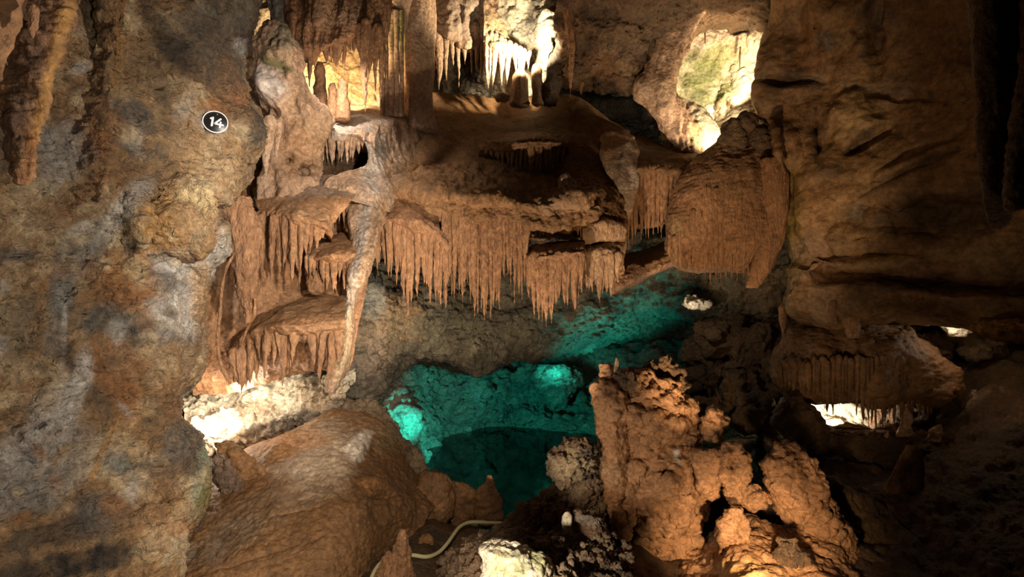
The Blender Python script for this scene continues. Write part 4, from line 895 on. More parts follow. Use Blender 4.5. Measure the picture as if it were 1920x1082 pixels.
tag(o, 'white glaring patch of rock glowing in the dark crevice under the fluted dome', 'rock')

# ------------------------------------------------------------------ right wall
def wr(y, x0, ds):
    xs = [x0 + 22, x0, x0 + 16, 1520, 1600, 1700, 1800, 1920, 2100, 2400]
    return [(x, y, d) for x, d in zip(xs, ds)]
base = [7.9, 6.7, 6.35, 6.1, 5.8, 5.4, 5.0, 4.6, 4.2, 3.6]
rr = []
for y, x0, k in ((-200, 1470, -0.5), (0, 1455, -0.15), (60, 1440, 0), (120, 1418, 0.05), (170, 1412, 0.1), (225, 1426, 0.1), (270, 1452, 0.05), (330, 1474, 0.0), (400, 1472, 0.05), (450, 1478, 0.1), (480, 1482, 0.15)):
    rr.append(wr(y, x0, [b + k for b in base]))
tl = [(1475, 500, 7.2), (1490, 500, 6.5), (1520, 500, 6.3), (1560, 497, 6.0), (1620, 500, 5.75), (1700, 504, 5.5), (1800, 520, 5.2), (1920, 528, 4.8), (2100, 535, 4.4), (2400, 540, 3.8)]
rr.append(tl)
rr.append([(x, y + 10, d + (0.45 if x > 1540 else 0)) for x, y, d in tl])
rr.append([(1475, 530, 7.2), (1490, 540, 6.5), (1520, 545, 6.35), (1560, 540, 6.2), (1620, 540, 5.95), (1700, 545, 5.7), (1800, 555, 5.4), (1920, 560, 5.0), (2100, 560, 4.6), (2400, 560, 4)])
rr.append([(1470, 560, 7.2), (1490, 572, 6.5), (1520, 590, 6.4), (1560, 606, 6.3), (1600, 590, 6.2), (1700, 582, 5.8), (1800, 596, 5.5), (1920, 606, 5.1), (2100, 610, 4.7), (2400, 610, 4.1)])
rr.append([(1470, 575, 7.3), (1490, 590, 6.9), (1520, 606, 6.8), (1560, 615, 6.7), (1600, 610, 6.6), (1700, 598, 6.3), (1800, 604, 6.0), (1920, 620, 5.6), (2100, 620, 5.2), (2400, 620, 4.6)])
rr.append([(1470, 570, 8.2), (1490, 580, 8.2), (1520, 590, 8.2), (1560, 600, 8.2), (1600, 600, 8), (1700, 590, 7.8), (1800, 600, 7.6), (1920, 615, 7.4), (2100, 610, 7.2), (2400, 610, 7)])
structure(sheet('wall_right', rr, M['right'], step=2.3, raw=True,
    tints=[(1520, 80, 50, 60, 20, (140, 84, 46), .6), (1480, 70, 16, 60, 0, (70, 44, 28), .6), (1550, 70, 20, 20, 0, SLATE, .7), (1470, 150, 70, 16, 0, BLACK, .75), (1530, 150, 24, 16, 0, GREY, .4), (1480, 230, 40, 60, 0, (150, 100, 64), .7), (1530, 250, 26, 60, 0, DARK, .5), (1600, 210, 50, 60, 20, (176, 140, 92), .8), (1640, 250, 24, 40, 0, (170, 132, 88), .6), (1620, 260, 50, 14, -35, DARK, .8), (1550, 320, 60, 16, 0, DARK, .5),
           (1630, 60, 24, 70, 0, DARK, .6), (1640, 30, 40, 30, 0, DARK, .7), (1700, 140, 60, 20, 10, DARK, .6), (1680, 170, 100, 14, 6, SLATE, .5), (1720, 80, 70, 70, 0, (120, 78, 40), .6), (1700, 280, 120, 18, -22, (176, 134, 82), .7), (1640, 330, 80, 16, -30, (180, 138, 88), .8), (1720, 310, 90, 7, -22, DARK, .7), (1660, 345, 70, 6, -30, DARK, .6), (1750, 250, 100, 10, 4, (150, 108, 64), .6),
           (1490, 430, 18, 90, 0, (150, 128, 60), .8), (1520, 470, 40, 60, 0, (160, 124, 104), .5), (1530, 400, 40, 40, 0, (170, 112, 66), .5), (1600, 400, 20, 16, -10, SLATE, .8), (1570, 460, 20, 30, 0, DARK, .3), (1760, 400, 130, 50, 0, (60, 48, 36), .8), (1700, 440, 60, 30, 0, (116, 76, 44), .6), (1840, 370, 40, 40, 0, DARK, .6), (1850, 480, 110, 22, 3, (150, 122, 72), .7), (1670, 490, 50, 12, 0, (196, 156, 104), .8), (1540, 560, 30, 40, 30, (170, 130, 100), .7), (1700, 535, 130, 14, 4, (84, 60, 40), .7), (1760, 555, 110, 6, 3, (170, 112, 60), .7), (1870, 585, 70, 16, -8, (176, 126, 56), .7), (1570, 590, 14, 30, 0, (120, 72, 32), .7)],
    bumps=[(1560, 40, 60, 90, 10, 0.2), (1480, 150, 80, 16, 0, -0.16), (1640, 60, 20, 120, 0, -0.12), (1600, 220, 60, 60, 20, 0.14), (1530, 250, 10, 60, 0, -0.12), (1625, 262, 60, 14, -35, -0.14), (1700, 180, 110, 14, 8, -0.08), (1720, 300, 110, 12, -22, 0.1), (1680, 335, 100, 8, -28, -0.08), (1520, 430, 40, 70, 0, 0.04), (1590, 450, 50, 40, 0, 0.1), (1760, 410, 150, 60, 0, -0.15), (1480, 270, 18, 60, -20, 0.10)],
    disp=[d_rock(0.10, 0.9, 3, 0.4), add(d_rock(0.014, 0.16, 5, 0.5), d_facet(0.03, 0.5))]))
o = tube('calcite_ridge', [W(x, y, d) for x, y, d in ((1444, 222, 6.45), (1450, 232, 6.3), (1454, 244, 6.15), (1456, 262, 6.1), (1458, 285, 6.08), (1470, 322, 6.05))], [0.01, 0.03, 0.05, 0.045, 0.045, 0.008], M['right'], None, 12, disp=d_rock(0.02, 0.1), base=W(1450, 240, 6.2))
tag(o, 'thin wavy calcite ridge running down the banded wall beside the dark boulder', 'rock')
t = thing('rock_drape', 'large dark drape of rock hanging alone in front of the banded wall', 'rock', W(1890, 100, 2.9))
loft('drape_body', [(-120, 1800, 2080), (0, 1826, 2060), (100, 1830, 2050), (220, 1832, 2010), (320, 1836, 1960), (380, 1844, 1925), (412, 1852, 1896), (430, 1860, 1876)], 2.9, M['dark'], t, 0.35, tints=[(1836, 200, 12, 240, 0, (100, 60, 32), .8), (1850, 410, 20, 30, 0, (110, 70, 40), .6)], disp=[d_flow(0.03, 0.3), d_rock(0.008, 0.06)])
loft('inner_fold', [(-120, 1900, 2100), (0, 1915, 2090), (150, 1905, 2080), (300, 1890, 2040), (390, 1890, 1960)], 2.75, M['dark'], t, 0.4, disp=[d_flow(0.04, 0.3), d_rock(0.012, 0.06)])
for x, y0, y1, w, d_, lb in ((1563, 560, 612, 22, 6.2, 'short brown stalactite under the yellowish foot of the banded wall'), (1467, 570, 650, 16, 6.9, 'curved brown spike hanging just beyond the hem of the fluted dome')):
    o = stalactite(None, x, y0, y1, w, d_, M['brown'], drift=4)
    tag(o, lb, 'stalactite')
o = loft('hanging_slab', [(548, 1566, 1600), (580, 1572, 1612), (610, 1580, 1616), (634, 1590, 1612)], 6.2, M['brown'], None, 0.5, disp=[d_flow(0.04, 0.25), d_facet(0.03, 0.2)], base=W(1590, 560, 6.2))
tag(o, 'brown rock slab hanging from the end of the banded wall ledge', 'rock')
o = loft('ochre_slab', [(598, 1850, 2080), (610, 1826, 2090), (622, 1832, 2090), (633, 1860, 2090), (638, 1900, 2080)], 5.0, M['brown'], None, 0.5, tints=[(1900, 610, 120, 30, 0, (190, 136, 60), .85)], disp=[d_facet(0.04, 0.3), d_rock(0.02, 0.1)], base=W(1900, 610, 5.2))
tag(o, 'yellow-lit ochre slab jutting under the banded wall ledge', 'rock')
o = loft('glaring_stone', [(604, 1775, 1812), (610, 1764, 1824), (620, 1768, 1822), (630, 1780, 1810)], 6.5, M['calcite'], None, 0.5, disp=[d_facet(0.05, 0.2), d_rock(0.02, 0.08)], base=W(1795, 612, 6.5))
tag(o, 'small white glaring stone in the slit beneath the ledge', 'stone')

# ------------------------------------------------------------------ lower right: fringed canopy, slopes, boulders
t = thing('flowstone_canopy', 'low dark flowstone canopy with a fringe of stalactites backlit by a white lamp', 'flowstone', W(1620, 720, 6.6))
loft('canopy_body', [(612, 1500, 1680), (635, 1474, 1716), (665, 1456, 1752), (695, 1450, 1782), (725, 1458, 1792), (742, 1476, 1782), (752, 1500, 1760)], 6.75, M['mud'], t, 0.5, tints=[(1620, 690, 180, 60, 0, (120, 76, 38), .6)], disp=[d_flow(0.10, 0.5, 3, 0.8), add(d_rock(0.03, 0.2), d_flute(0.015, 0.08), d_ripple(0.012, 0.06))])
for i in range(36):
    u = (i + 0.5 + RND.uniform(-.3, .3)) / 36; x = 1460 + 320 * u
    a = (x - 1622) / 172; fr_ = 6.75 - 0.6 * math.sqrt(max(0.0, 1 - a * a)) + 0.03
    yb = float(np.interp(x, [1460, 1485, 1510, 1540, 1552, 1575, 1590, 1605, 1625, 1650, 1670, 1690, 1710, 1740, 1780], [728, 742, 748, 760, 792, 762, 758, 776, 806, 816, 790, 805, 800, 790, 748])) * RND.uniform(0.99, 1.0)
    stalactite(t, x, 662 + 14 * a * a + 10 * RND.random(), yb, 13 * RND.uniform(0.8, 1.2), fr_, M['mud'], drift=RND.uniform(-3, 3), dd=0.05, tip=0.2, taper=0.9)
structure(sheet('wall_crevice', [[(1510, 680, 7.6), (1550, 680, 7.7), (1700, 680, 7.6), (1850, 680, 7.2)], [(1505, 760, 7.4), (1550, 760, 7.5), (1700, 760, 7.4), (1850, 760, 7.0)], [(1505, 815, 7.2), (1550, 812, 7.2), (1700, 820, 7.2), (1850, 830, 6.8)]], M['calcite'], step=3.5, disp=[d_rock(0.1, 0.4), d_rock(0.03, 0.1)]))
o = loft('crevice_shelf', [(806, 1570, 1700), (816, 1535, 1760), (832, 1530, 1800), (856, 1540, 1790), (880, 1560, 1740)], 6.6, M['dark'], None, 0.45, disp=[d_rock(0.06, 0.4), d_facet(0.04, 0.2)], base=W(1650, 850, 6.6))
tag(o, 'dark rock shelf below the fringed low canopy', 'rock')
o = loft('crevice_rock', [(748, 1660, 1780), (770, 1640, 1830), (800, 1632, 1850), (830, 1640, 1850)], 7.0, M['dark'], None, 0.3, disp=[d_rock(0.06, 0.4), d_facet(0.04, 0.2)], base=W(1740, 830, 7.0))
tag(o, 'dark rock closing the slit behind the pointed stalagmite', 'rock')
for x, y0, y1, w, lb in ((1697, 765, 818, 30, 'pale pointed stalagmite standing on the shelf under the low canopy fringe'), (1752, 796, 828, 30, 'pale tilted stone on the shelf beside the pointed stalagmite'), (1662, 808, 822, 12, 'tiny pale stalagmite beside the pointed one under the low canopy')):
    o = loft('stalagmite' if x != 1752 else 'tilted_stone', [(y0, x + (8 if x == 1752 else 2), x + (14 if x == 1752 else 4)), (y0 + (y1 - y0) * .4, x - w * .2, x + w * .4), (y1, x - w * .5, x + w * .5)], 6.3, M['pink'], None, 0.6, disp=d_rock(0.03, 0.15), base=W(x, y1, 6.3))
    tag(o, lb, 'stalagmite' if x != 1752 else 'stone')
t = thing('rock_block', 'squarish dark brown rock block below the left end of the low canopy', 'rock', W(1510, 860, 6.2))
loft('block_body', [(742, 1470, 1500), (765, 1452, 1530), (800, 1450, 1550), (830, 1475, 1556), (855, 1500, 1545), (866, 1515, 1535)], 6.3, M['dark'], t, 0.7, tints=[(1510, 800, 60, 60, 0, (96, 62, 34), .7)], disp=[d_facet(0.06, 0.4), d_rock(0.02, 0.1)])
structure(sheet('floor_slope', [[(1420, 800, 7.4), (1560, 830, 7.3), (1750, 830, 7.2), (1880, 640, 7.2), (2400, 600, 5.5)], [(1440, 860, 6.6), (1600, 865, 6.4), (1750, 870, 6.2), (1900, 780, 6.0), (2400, 760, 4.8)], [(1500, 930, 5.8), (1620, 930, 5.6), (1750, 940, 5.4), (1920, 920, 5.0), (2400, 900, 4.2)],
    [(1560, 1000, 5.1), (1660, 1010, 5.0), (1780, 1020, 4.8), (1920, 1020, 4.5), (2400, 1020, 3.8)], [(1600, 1130, 4.4), (1700, 1130, 4.3), (1800, 1130, 4.2), (1920, 1130, 4.0), (2400, 1130, 3.3)], [(1600, 1300, 3.9), (1700, 1300, 3.8), (1800, 1300, 3.6), (1920, 1300, 3.4), (2400, 1300, 2.8)]], M['dark'], step=3, cols=14,
    tints=[(1850, 720, 80, 80, 30, (120, 80, 40), .6), (1600, 960, 80, 60, 40, (110, 70, 36), .7)], disp=[d_rock(0.12, 0.6), d_rock(0.03, 0.15)]))
o = loft('rock_fin', [(834, 1700, 1722), (855, 1684, 1732), (890, 1664, 1734), (915, 1650, 1730), (945, 1672, 1716), (966, 1690, 1702)], 5.5, M['mud'], None, 0.3, disp=[d_flow(0.04, 0.3), d_ripple(0.01, 0.06)], base=W(1700, 950, 5.5))
tag(o, 'smooth brown rock fin standing on the dark slope', 'rock')
o = loft('sloping_rock', [(865, 1470, 1510), (900, 1520, 1580), (940, 1545, 1650), (980, 1570, 1690), (1020, 1600, 1700), (1060, 1600, 1680)], 5.35, M['dark'], None, 0.6, tints=[(1600, 960, 40, 50, 40, (110, 72, 38), .8)], disp=[d_facet(0.07, 0.35), d_rock(0.03, 0.12)], base=W(1600, 1050, 5.3))
tag(o, 'dark wet rock sloping down behind the lumpy brown rocks', 'rock')
structure(sheet('wall_rear', [[(1400, 520, 9.0), (1650, 540, 8.6), (1800, 550, 8.0), (2100, 560, 7.0)], [(1400, 640, 9.0), (1650, 620, 8.4), (1800, 620, 7.8), (2100, 620, 7.0)], [(1400, 760, 9.0), (1650, 700, 8.4), (1800, 690, 7.8), (2100, 700, 7.0)]], M['dark'], step=4, disp=[d_rock(0.15, 0.5), d_facet(0.06, 0.25)]))
# dim broken rocks beyond the pillar
rk = [(1300, 700, 30, 60, 8.2), (1345, 640, 50, 40, 8.2), (1400, 690, 40, 44, 7.8), (1395, 740, 34, 50, 7.5), (1440, 650, 50, 50, 7.8), (1420, 780, 40, 40, 7.2), (1460, 720, 26, 60, 7.4), (1350, 720, 30, 50, 8.0), (1500, 615, 50, 22, 7.6), (1380, 610, 60, 24, 8.4), (1320, 780, 30, 40, 7.6), (1690, 632, 46, 26, 7.4), (1750, 648, 44, 30, 7.2), (1838, 650, 40, 26, 6.9)]
lb = ['dim upright rock just behind the crown of the brown pillar', 'dim broad rock above the dark gap beyond the pillar', 'dim pointed rock wedged under the glowing crevice', 'dim tall rock beside the low canopy', 'dim slanting rock touching the low canopy top',
      'dim brown rock over the donut-shaped lump', 'dim narrow rock at the canopy edge', 'dim teal-edged rock in the shade of the pillar', 'dim flat rock under the yellowish wall foot', 'dim flat rock right under the glowing crevice', 'dim rock low in the gap beside the pillar', 'dim rock wedged over the top of the low canopy', 'dim rock under the glaring white stone', 'dim rock beneath the ochre slab']
for (x, y, rx, ry, d), s in zip(rk, lb):     # each broken rock by itself
    o = loft('broken_rock', round_sil(x, y, rx, ry), d, M['dark'], None, 0.8, step=2.6, sq=2.6, disp=[d_rock(0.10, 0.5), d_facet(0.12, 0.4)], base=W(x, y + ry, d), tints=[(x, y, rx, ry, 0, (116, 86, 52), .5)])
    tag(o, s, 'rock', 'broken rocks beyond the pillar')

# lit ledge and lumpy rocks at the bottom
o = sheet('rock_ledge', [[(1270, 1060, 5.0), (1330, 1010, 5.1), (1400, 975, 5.1), (1480, 985, 5.1), (1560, 985, 5.2), (1650, 1050, 5.2)], [(1270, 1080, 4.7), (1340, 1035, 4.75), (1400, 1000, 4.7), (1490, 1012, 4.7), (1570, 1020, 4.8), (1650, 1070, 4.9)],
    [(1280, 1110, 4.3), (1350, 1060, 4.35), (1410, 1040, 4.35), (1490, 1050, 4.35), (1570, 1065, 4.45), (1650, 1100, 4.5)], [(1280, 1180, 3.4), (1350, 1150, 3.55), (1420, 1140, 3.55), (1500, 1140, 3.6), (1580, 1140, 3.75), (1650, 1160, 3.9)], [(1280, 1300, 2.8), (1400, 1300, 2.8), (1500, 1300, 2.8), (1580, 1300, 2.9), (1650, 1300, 3.0)]], M['brown'], step=2.2,
    tints=[(1400, 1070, 60, 30, 0, (196, 150, 86), .5)], disp=[d_rock(0.08, 0.35), add(d_ripple(0.012, 0.05), d_pop(0.01, 0.05))])
tag(o, 'brightly lit orange-brown rock ledge at the foot of the pillar', 'rock')
lumps = [
    ('lumpy_rock', 'knobbly orange-brown rock with many round lumps over the dark hollow', [(838, 1456, 1488), (862, 1440, 1516), (895, 1438, 1535), (925, 1446, 1552), (955, 1466, 1562), (985, 1500, 1580), (1020, 1525, 1600), (1040, 1550, 1600)], 4.85, 0.6, add(d_lump(0.07, 0.15), d_rock(0.03, 0.25))),
    ('hollow_rock', 'rock lump with a dark hollow in its face beside the pillar', [(832, 1362, 1384), (850, 1348, 1396), (875, 1346, 1402), (905, 1356, 1402), (930, 1366, 1394), (944, 1372, 1384)], 4.75, 0.7, d_rock(0.03, 0.15)),
    ('shoulder_rock', 'smooth brown shoulder of rock joining the pillar to the hollow rock', [(842, 1300, 1350), (865, 1296, 1368), (890, 1300, 1366), (912, 1306, 1350), (930, 1314, 1335)], 4.85, 0.6, d_flow(0.04, 0.2)),
    ('small_boulder', 'small pale knobbly boulder poised in the dark gap beside the pillar', [(772, 1328, 1346), (784, 1318, 1358), (804, 1318, 1360), (820, 1328, 1356), (832, 1342, 1352)], 5.0, 0.8, d_lump(0.06, 0.12)),
    ('rock_nub', 'small upright rock nub in front of the dark hollow', [(958, 1372, 1388), (972, 1358, 1394), (1000, 1348, 1398), (1022, 1352, 1398), (1040, 1350, 1396)], 4.5, 0.7, d_rock(0.05, 0.18)),
    ('flat_rock', 'flat tan rock lying between the hollow rock and the knobbly one', [(910, 1398, 1420), (922, 1380, 1440), (940, 1376, 1446), (952, 1390, 1430)], 4.9, 0.7, d_flow(0.03, 0.2)),
    ('shadowed_rock', 'dark rock mass closing the hollow under the knobbly rock', [(930, 1330, 1480), (960, 1320, 1520), (1000, 1310, 1560), (1060, 1300, 1560)], 5.5, 0.4, d_rock(0.06, 0.3)),
    ('edge_stone', 'dark stone lying at the outer end of the lit ledge', [(1012, 1460, 1490), (1030, 1452, 1510), (1055, 1456, 1520), (1080, 1470, 1510)], 4.3, 0.7, d_facet(0.04, 0.2)),
]
for nm, s, sil, d, k, f in lumps:
    y = sil[-1][0]; x = (sil[-1][1] + sil[-1][2]) / 2
    bm_ = [(1374, 874, 13, 20, -10, -0.16)] if nm == 'hollow_rock' else None
    o = loft(nm, sil, d, M['brown'] if nm not in ('shadowed_rock', 'edge_stone') else M['dark'], None, k, step=2.2, bumps=bm_, disp=[f, add(d_rock(0.03, 0.16, 5, .6), d_pop(0.018, 0.045), d_facet(0.02, 0.1))], base=W(x, y, d))
    tag(o, s, 'rock')

# ------------------------------------------------------------------ central pillar
t = thing('rock_pillar', 'tall lumpy brown rock pillar standing at the edge of the pool', 'pillar', W(1230, 1050, 5.0))
loft('pillar_body', [(700, 1165, 1230), (718, 1140, 1270), (745, 1130, 1288), (780, 1128, 1298), (820, 1134, 1302), (860, 1134, 1306), (900, 1134, 1314), (940, 1140, 1318), (980, 1150, 1310), (1020, 1168, 1304), (1056, 1200, 1296), (1100, 1210, 1290)], 5.1, M['brown'], t, 0.55, step=2.1,
     tints=[(1270, 858, 7, 18, -8, WHITE, .8), (1305, 890, 5, 12, -10, WHITE, .7), (1190, 1010, 30, 60, 0, (100, 64, 36), .4)],
     bumps=[(1225, 790, 60, 24, 10, 0.08), (1190, 860, 40, 14, 5, -0.06), (1250, 900, 50, 40, 0, 0.06), (1195, 950, 14, 90, 0, -0.06), (1245, 885, 16, 10, 0, -0.08), (1285, 1000, 14, 14, 0, -0.08), (1250, 960, 60, 60, 0, 0.05)],
     disp=[d_lump(0.10, 0.24), add(d_rock(0.035, 0.12), d_pop(0.032, 0.07), d_rock(0.02, 0.06))])
loft('pillar_knob', [(712, 1128, 1150), (722, 1114, 1166), (745, 1112, 1174), (772, 1116, 1176), (800, 1124, 1172), (840, 1128, 1172), (870, 1126, 1172), (905, 1132, 1168), (950, 1140, 1165), (1000, 1150, 1165)], 4.9, M['brown'], t, 0.8, step=2.1, disp=[d_lump(0.05, 0.2), add(d_ripple(0.015, 0.08), d_rock(0.02, 0.1), d_pop(0.012, 0.05))])
loft('pillar_stub', [(682, 1126, 1146), (690, 1124, 1152), (712, 1122, 1152), (725, 1122, 1152)], 4.95, M['brown'], t, 0.9, disp=[d_ripple(0.012, 0.06), d_rock(0.012, 0.06)])
loft('pillar_crown', [(674, 1236, 1254), (684, 1214, 1270), (700, 1196, 1282), (722, 1190, 1292), (742, 1200, 1290), (758, 1220, 1270)], 5.15, M['dark'], t, 0.5, tints=[(1250, 720, 40, 40, 0, (124, 84, 48), .6)], disp=[d_facet(0.07, 0.2), d_rock(0.04, 0.08)])
loft('crust', [(694, 1154, 1172), (704, 1148, 1186), (718, 1156, 1196), (734, 1168, 1190)], 4.85, M['rubble'], t, 0.8, disp=[d_facet(0.05, 0.12), d_rock(0.02, 0.06)])
o = loft('stalagmite', [(671, 1155, 1160), (675, 1153, 1162), (690, 1152, 1162), (704, 1151, 1163)], 4.9, M['calcite'], None, 1.0, disp=d_rock(0.006, 0.05), base=W(1157, 700, 4.9), tints=[(1157, 688, 10, 18, 0, (200, 150, 100), .6)])
tag(o, 'tiny pale stub of stalagmite on top of the brown pillar', 'stalagmite')

# ------------------------------------------------------------------ left foreground mound
t = thing('flowstone_mound', 'broad smooth brown flowstone mound with a painted pale sheen sloping to the pool', 'flowstone', W(560, 1080, 4.2))
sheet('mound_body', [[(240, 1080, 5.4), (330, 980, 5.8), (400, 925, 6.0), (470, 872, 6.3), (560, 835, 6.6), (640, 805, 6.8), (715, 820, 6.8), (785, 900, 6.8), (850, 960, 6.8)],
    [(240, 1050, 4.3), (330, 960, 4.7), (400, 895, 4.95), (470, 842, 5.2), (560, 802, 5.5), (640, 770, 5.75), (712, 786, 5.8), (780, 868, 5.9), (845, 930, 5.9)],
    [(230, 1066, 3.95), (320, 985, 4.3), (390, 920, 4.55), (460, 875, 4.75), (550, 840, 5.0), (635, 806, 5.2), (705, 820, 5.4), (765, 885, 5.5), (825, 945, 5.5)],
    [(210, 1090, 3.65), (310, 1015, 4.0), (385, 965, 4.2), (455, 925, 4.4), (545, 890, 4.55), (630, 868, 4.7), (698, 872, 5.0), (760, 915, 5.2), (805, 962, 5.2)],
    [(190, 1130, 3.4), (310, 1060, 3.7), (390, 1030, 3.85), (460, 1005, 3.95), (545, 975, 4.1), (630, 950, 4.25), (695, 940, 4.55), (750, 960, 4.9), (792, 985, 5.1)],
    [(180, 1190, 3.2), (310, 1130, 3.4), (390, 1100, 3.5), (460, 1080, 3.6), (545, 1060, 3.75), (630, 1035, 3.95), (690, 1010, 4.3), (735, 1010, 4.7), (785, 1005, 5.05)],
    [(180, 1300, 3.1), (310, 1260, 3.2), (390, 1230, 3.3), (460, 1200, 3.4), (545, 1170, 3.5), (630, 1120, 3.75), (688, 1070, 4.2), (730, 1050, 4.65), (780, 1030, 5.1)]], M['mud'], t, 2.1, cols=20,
    tints=[(600, 860, 60, 90, 25, (206, 178, 150), .85, .7), (668, 838, 22, 34, 20, (214, 196, 178), .95, .3), (500, 960, 140, 40, -25, (150, 120, 92), .5), (420, 1010, 80, 30, -25, (150, 128, 108), .5), (700, 910, 24, 18, 0, (178, 106, 48), .7), (560, 830, 60, 26, -15, (172, 104, 44), .7), (640, 790, 50, 10, -10, (90, 66, 44), .6), (720, 820, 30, 30, 40, (110, 92, 60), .6), (330, 1040, 40, 20, -25, GREY, .5)],  # first patch paints the mound's specular streak as pale colour
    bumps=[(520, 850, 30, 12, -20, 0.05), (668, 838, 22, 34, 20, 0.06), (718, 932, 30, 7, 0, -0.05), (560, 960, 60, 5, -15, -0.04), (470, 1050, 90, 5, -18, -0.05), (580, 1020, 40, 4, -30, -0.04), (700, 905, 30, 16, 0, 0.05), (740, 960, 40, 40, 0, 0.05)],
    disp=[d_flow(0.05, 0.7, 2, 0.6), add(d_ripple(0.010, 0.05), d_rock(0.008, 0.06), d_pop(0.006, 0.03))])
sil = [('wedge_rock', 'brown wedge-shaped slab leaning in the corner between the mound and the dark wall', [(830, 400, 430), (850, 408, 462), (872, 420, 488), (890, 434, 497), (906, 448, 470)], 4.6, M['mud'], 0.4, d_flow(0.02, 0.2)),
       ('purple_rock', 'dark purplish rough rock squeezed under the wedge slab', [(852, 404, 418), (872, 398, 440), (900, 404, 455), (920, 420, 458), (938, 432, 450)], 4.45, M['rubble'], 0.5, d_facet(0.05, 0.2)),
       ('ridge_rock', 'crumbling greenish rock on the crest of the mound above the pool', [(745, 650, 690), (765, 640, 722), (790, 670, 742), (815, 690, 752)], 5.75, M['rubble'], 0.5, d_facet(0.07, 0.2)),
       ('ridge_rock', 'crumbling brown rock on the pool side of the mound, lower than the greenish one', [(785, 700, 722), (805, 696, 748), (835, 710, 772), (862, 730, 798), (890, 755, 808)], 5.7, M['rubble'], 0.5, d_facet(0.07, 0.2)),
       ('rust_rock', 'rust-coloured rounded rock between the mound and the pointed fins', [(885, 796, 830), (905, 784, 848), (935, 780, 852), (965, 786, 846), (990, 796, 830)], 5.5, M['mud'], 0.6, d_flow(0.04, 0.2)),
       ('ragged_rock', 'dark ragged rock ridge at the near edge of the pool', [(902, 846, 868), (912, 842, 890), (935, 838, 905), (962, 840, 905), (985, 848, 900)], 5.65, M['mud'], 0.4, d_facet(0.05, 0.25)),
       ('pointed_fin', 'pointed leaf-shaped rock fin standing before the pool', [(892, 916, 920), (905, 908, 926), (925, 898, 934), (945, 890, 940), (965, 892, 942), (985, 905, 936)], 5.5, M['mud'], 0.35, d_rock(0.03, 0.15)),
       ('orange_stone', 'small orange-brown stone beside the hose bend', [(1003, 790, 806), (1012, 782, 812), (1026, 780, 816), (1036, 790, 812)], 4.75, M['mud'], 0.7, d_facet(0.03, 0.15))]
for nm, s, sl, d, m_, k, f in sil:
    o = loft(nm, sl, d, m_, None, k, step=2.2, disp=[f, add(d_rock(0.02, 0.1), d_pop(0.008, 0.04))], base=W((sl[-1][1] + sl[-1][2]) / 2, sl[-1][0], d), tints=[((sl[1][1] + sl[1][2]) / 2, sl[2][0], 40, 40, 0, (150, 92, 46), .5)] if m_ is M['mud'] else ([(430, 890, 40, 60, 0, (116, 84, 76), .7)] if nm == 'purple_rock' else [(715, 800, 70, 70, 0, (112, 92, 60), .6)]))
    tag(o, s, 'rock' if 'stone' not in nm else 'stone')
# slope rock, pale boulder and stones before the pool
o = loft('sloping_rock', [(884, 1096, 1130), (900, 1062, 1138), (920, 1024, 1140), (948, 985, 1142), (975, 955, 1140), (1005, 930, 1130), (1050, 900, 1120), (1090, 880, 1120)], 5.0, M['rubble'], None, 0.6, step=2.1, tints=[(1010, 980, 80, 50, -40, (96, 62, 38), .8), (1090, 930, 40, 40, 0, (150, 112, 84), .5)], disp=[d_rock(0.08, 0.35), add(d_facet(0.05, 0.12), d_pop(0.02, 0.05))], base=W(1020, 1050, 5.0))
tag(o, 'dark crusty rock sloping up from the hose to the pale boulder', 'rock')
o = loft('pale_boulder', [(828, 1070, 1100), (836, 1050, 1114), (850, 1034, 1118), (868, 1026, 1116), (884, 1028, 1104), (896, 1036, 1070), (902, 1044, 1058)], 4.8, M['rubble'], None, 0.8, step=2.0, tints=[(1065, 865, 50, 40, 0, (196, 172, 136), .8), (1100, 850, 14, 14, 0, (70, 62, 72), .7), (1050, 845, 16, 20, 0, (120, 76, 66), .6)], disp=[d_rock(0.05, 0.2), add(d_facet(0.045, 0.1), d_rock(0.02, 0.05))], base=W(1065, 900, 4.8))
tag(o, 'pale crusty boulder perched on the sloping rock against the pool', 'boulder')
o = loft('white_stone', [(961, 1059, 1068), (968, 1055, 1072), (980, 1053, 1073), (992, 1055, 1072), (999, 1060, 1070)], 4.3, M['calcite'], None, 0.8, step=1.8, disp=[d_rock(0.01, 0.08), d_facet(0.008, 0.06)], base=W(1064, 998, 4.3))
tag(o, 'small upright white stone beside the rough brown rock', 'stone')
o = loft('rough_rock', [(960, 1076, 1120), (970, 1074, 1130), (985, 1078, 1138), (1002, 1096, 1142), (1016, 1116, 1138)], 4.35, M['rubble'], None, 0.7, step=1.9, tints=[(1100, 975, 30, 12, 20, GREY, .6), (1115, 1000, 30, 16, 25, (150, 100, 70), .6)], disp=[d_facet(0.05, 0.2), d_rock(0.015, 0.06)], base=W(1115, 1010, 4.35))
tag(o, 'rough brown and grey rock beside the white stone', 'rock')
o = loft('rubble_mound', [(1005, 900, 960), (1022, 868, 1100), (1045, 850, 1165), (1075, 825, 1190), (1120, 800, 1210), (1200, 790, 1220)], 4.15, M['rubble'], None, 0.6, step=2.0, tints=[(1100, 1000, 80, 30, 0, (80, 58, 46), .6), (880, 1060, 40, 40, 0, (120, 74, 52), .6)], disp=[d_rock(0.06, 0.3), add(d_facet(0.05, 0.1), d_rock(0.02, 0.05))], base=W(1010, 1150, 4.1))
tag(o, 'dark crumbly mound of rubble around the yellow rock', 'rubble')
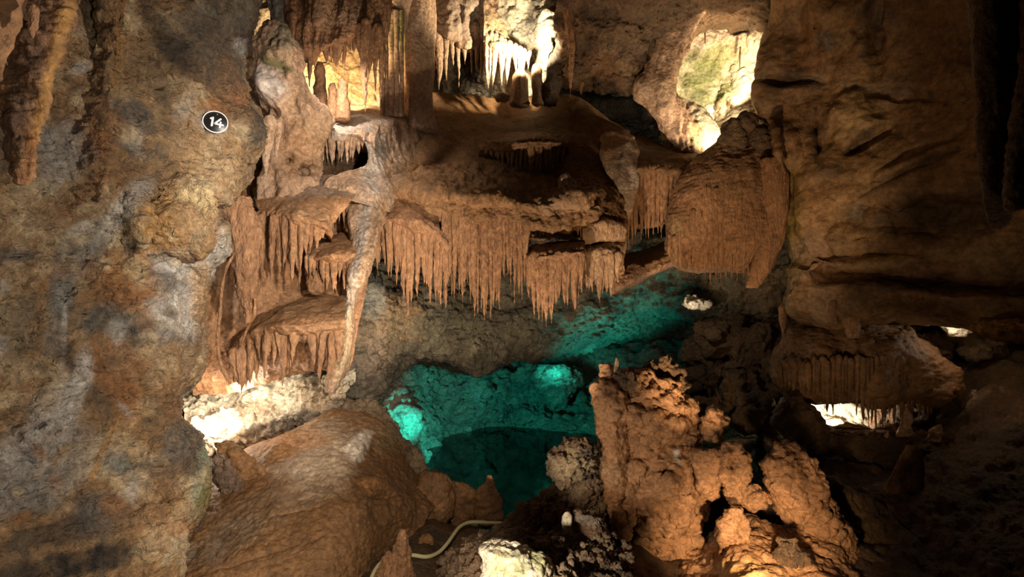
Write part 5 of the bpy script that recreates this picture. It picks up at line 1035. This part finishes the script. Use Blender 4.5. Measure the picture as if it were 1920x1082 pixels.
o = loft('yellow_rock', [(1020, 915, 945), (1030, 906, 985), (1045, 904, 1012), (1065, 905, 1030), (1095, 908, 1044), (1150, 910, 1050)], 3.72, M['calcite'], None, 0.6, step=1.9, tints=[(950, 1060, 40, 30, 0, (200, 184, 120), .8), (985, 1050, 30, 30, 0, (214, 206, 170), .8), (1010, 1050, 14, 26, -30, MOSS, .7), (955, 1040, 50, 7, 10, (70, 62, 40), .7), (975, 1065, 14, 16, 0, GREEN, .6)], disp=[d_rock(0.04, 0.2), add(d_facet(0.02, 0.1), d_rock(0.01, 0.05))], base=W(980, 1120, 3.7))
tag(o, 'pale yellow algae-stained rock glowing under a lamp at the front', 'rock')
r2 = random.Random(3)
for i in range(42):
    u = r2.random(); v = r2.random()
    x = 1035 + 150 * u; y = 1006 + 90 * v - 10 * (u - .5)
    s = r2.uniform(5, 13); d = 4.02 - 0.45 * v
    o = loft('loose_stone', round_sil(x, y, s, s * r2.uniform(.6, .9), 7), d, M['rubble'], None, 0.9, step=2.0, sq=2.8, disp=[d_facet(0.035, r2.uniform(.05, .09)), d_rock(0.008, 0.04)], base=W(x, y + s * .6, d))
    tag(o, 'small angular brown stone lying in the rubble patch behind the yellow rock', 'stone', 'loose stones of the rubble patch')
t = thing('stalagmite', 'spiky rust brown stalagmite rising beside the hose at the front', 'stalagmite', W(745, 1090, 3.9))
loft('stalagmite_body', [(994, 751, 757), (1006, 746, 762), (1025, 740, 767), (1045, 736, 769), (1070, 732, 772), (1100, 728, 776), (1150, 720, 782)], 3.9, M['drape'], t, 0.9, step=1.9, disp=[d_flow(0.02, 0.1, 3, 0.3), add(d_pop(0.022, 0.03), d_flute(0.012, 0.05))])
loft('side_spur', [(1038, 728, 736), (1052, 718, 742), (1075, 706, 746), (1110, 696, 750)], 3.88, M['drape'], t, 0.8, step=1.9, disp=[d_flow(0.02, 0.1, 3, 0.3), d_pop(0.022, 0.03)])
# hose
M['hose'] = plain('pale_hose', (196, 190, 140), 0.35)
o = tube('garden_hose', [W(x, y, d) for x, y, d in ((690, 1110, 3.85), (698, 1080, 4.0), (712, 1058, 4.15), (735, 1044, 4.25), (770, 1041, 4.35), (800, 1044, 4.4), (822, 1036, 4.5), (838, 1020, 4.6), (850, 1003, 4.72), (862, 988, 4.85), (878, 980, 4.95), (900, 979, 5.0), (925, 980, 5.05), (960, 980, 5.1))], [0.0165] * 12 + [0.012, 0.01], M['hose'], None, 12, n=160, base=W(800, 1044, 4.4))
tag(o, 'pale yellow-green hose curving over the dark floor toward the pool', 'hose')
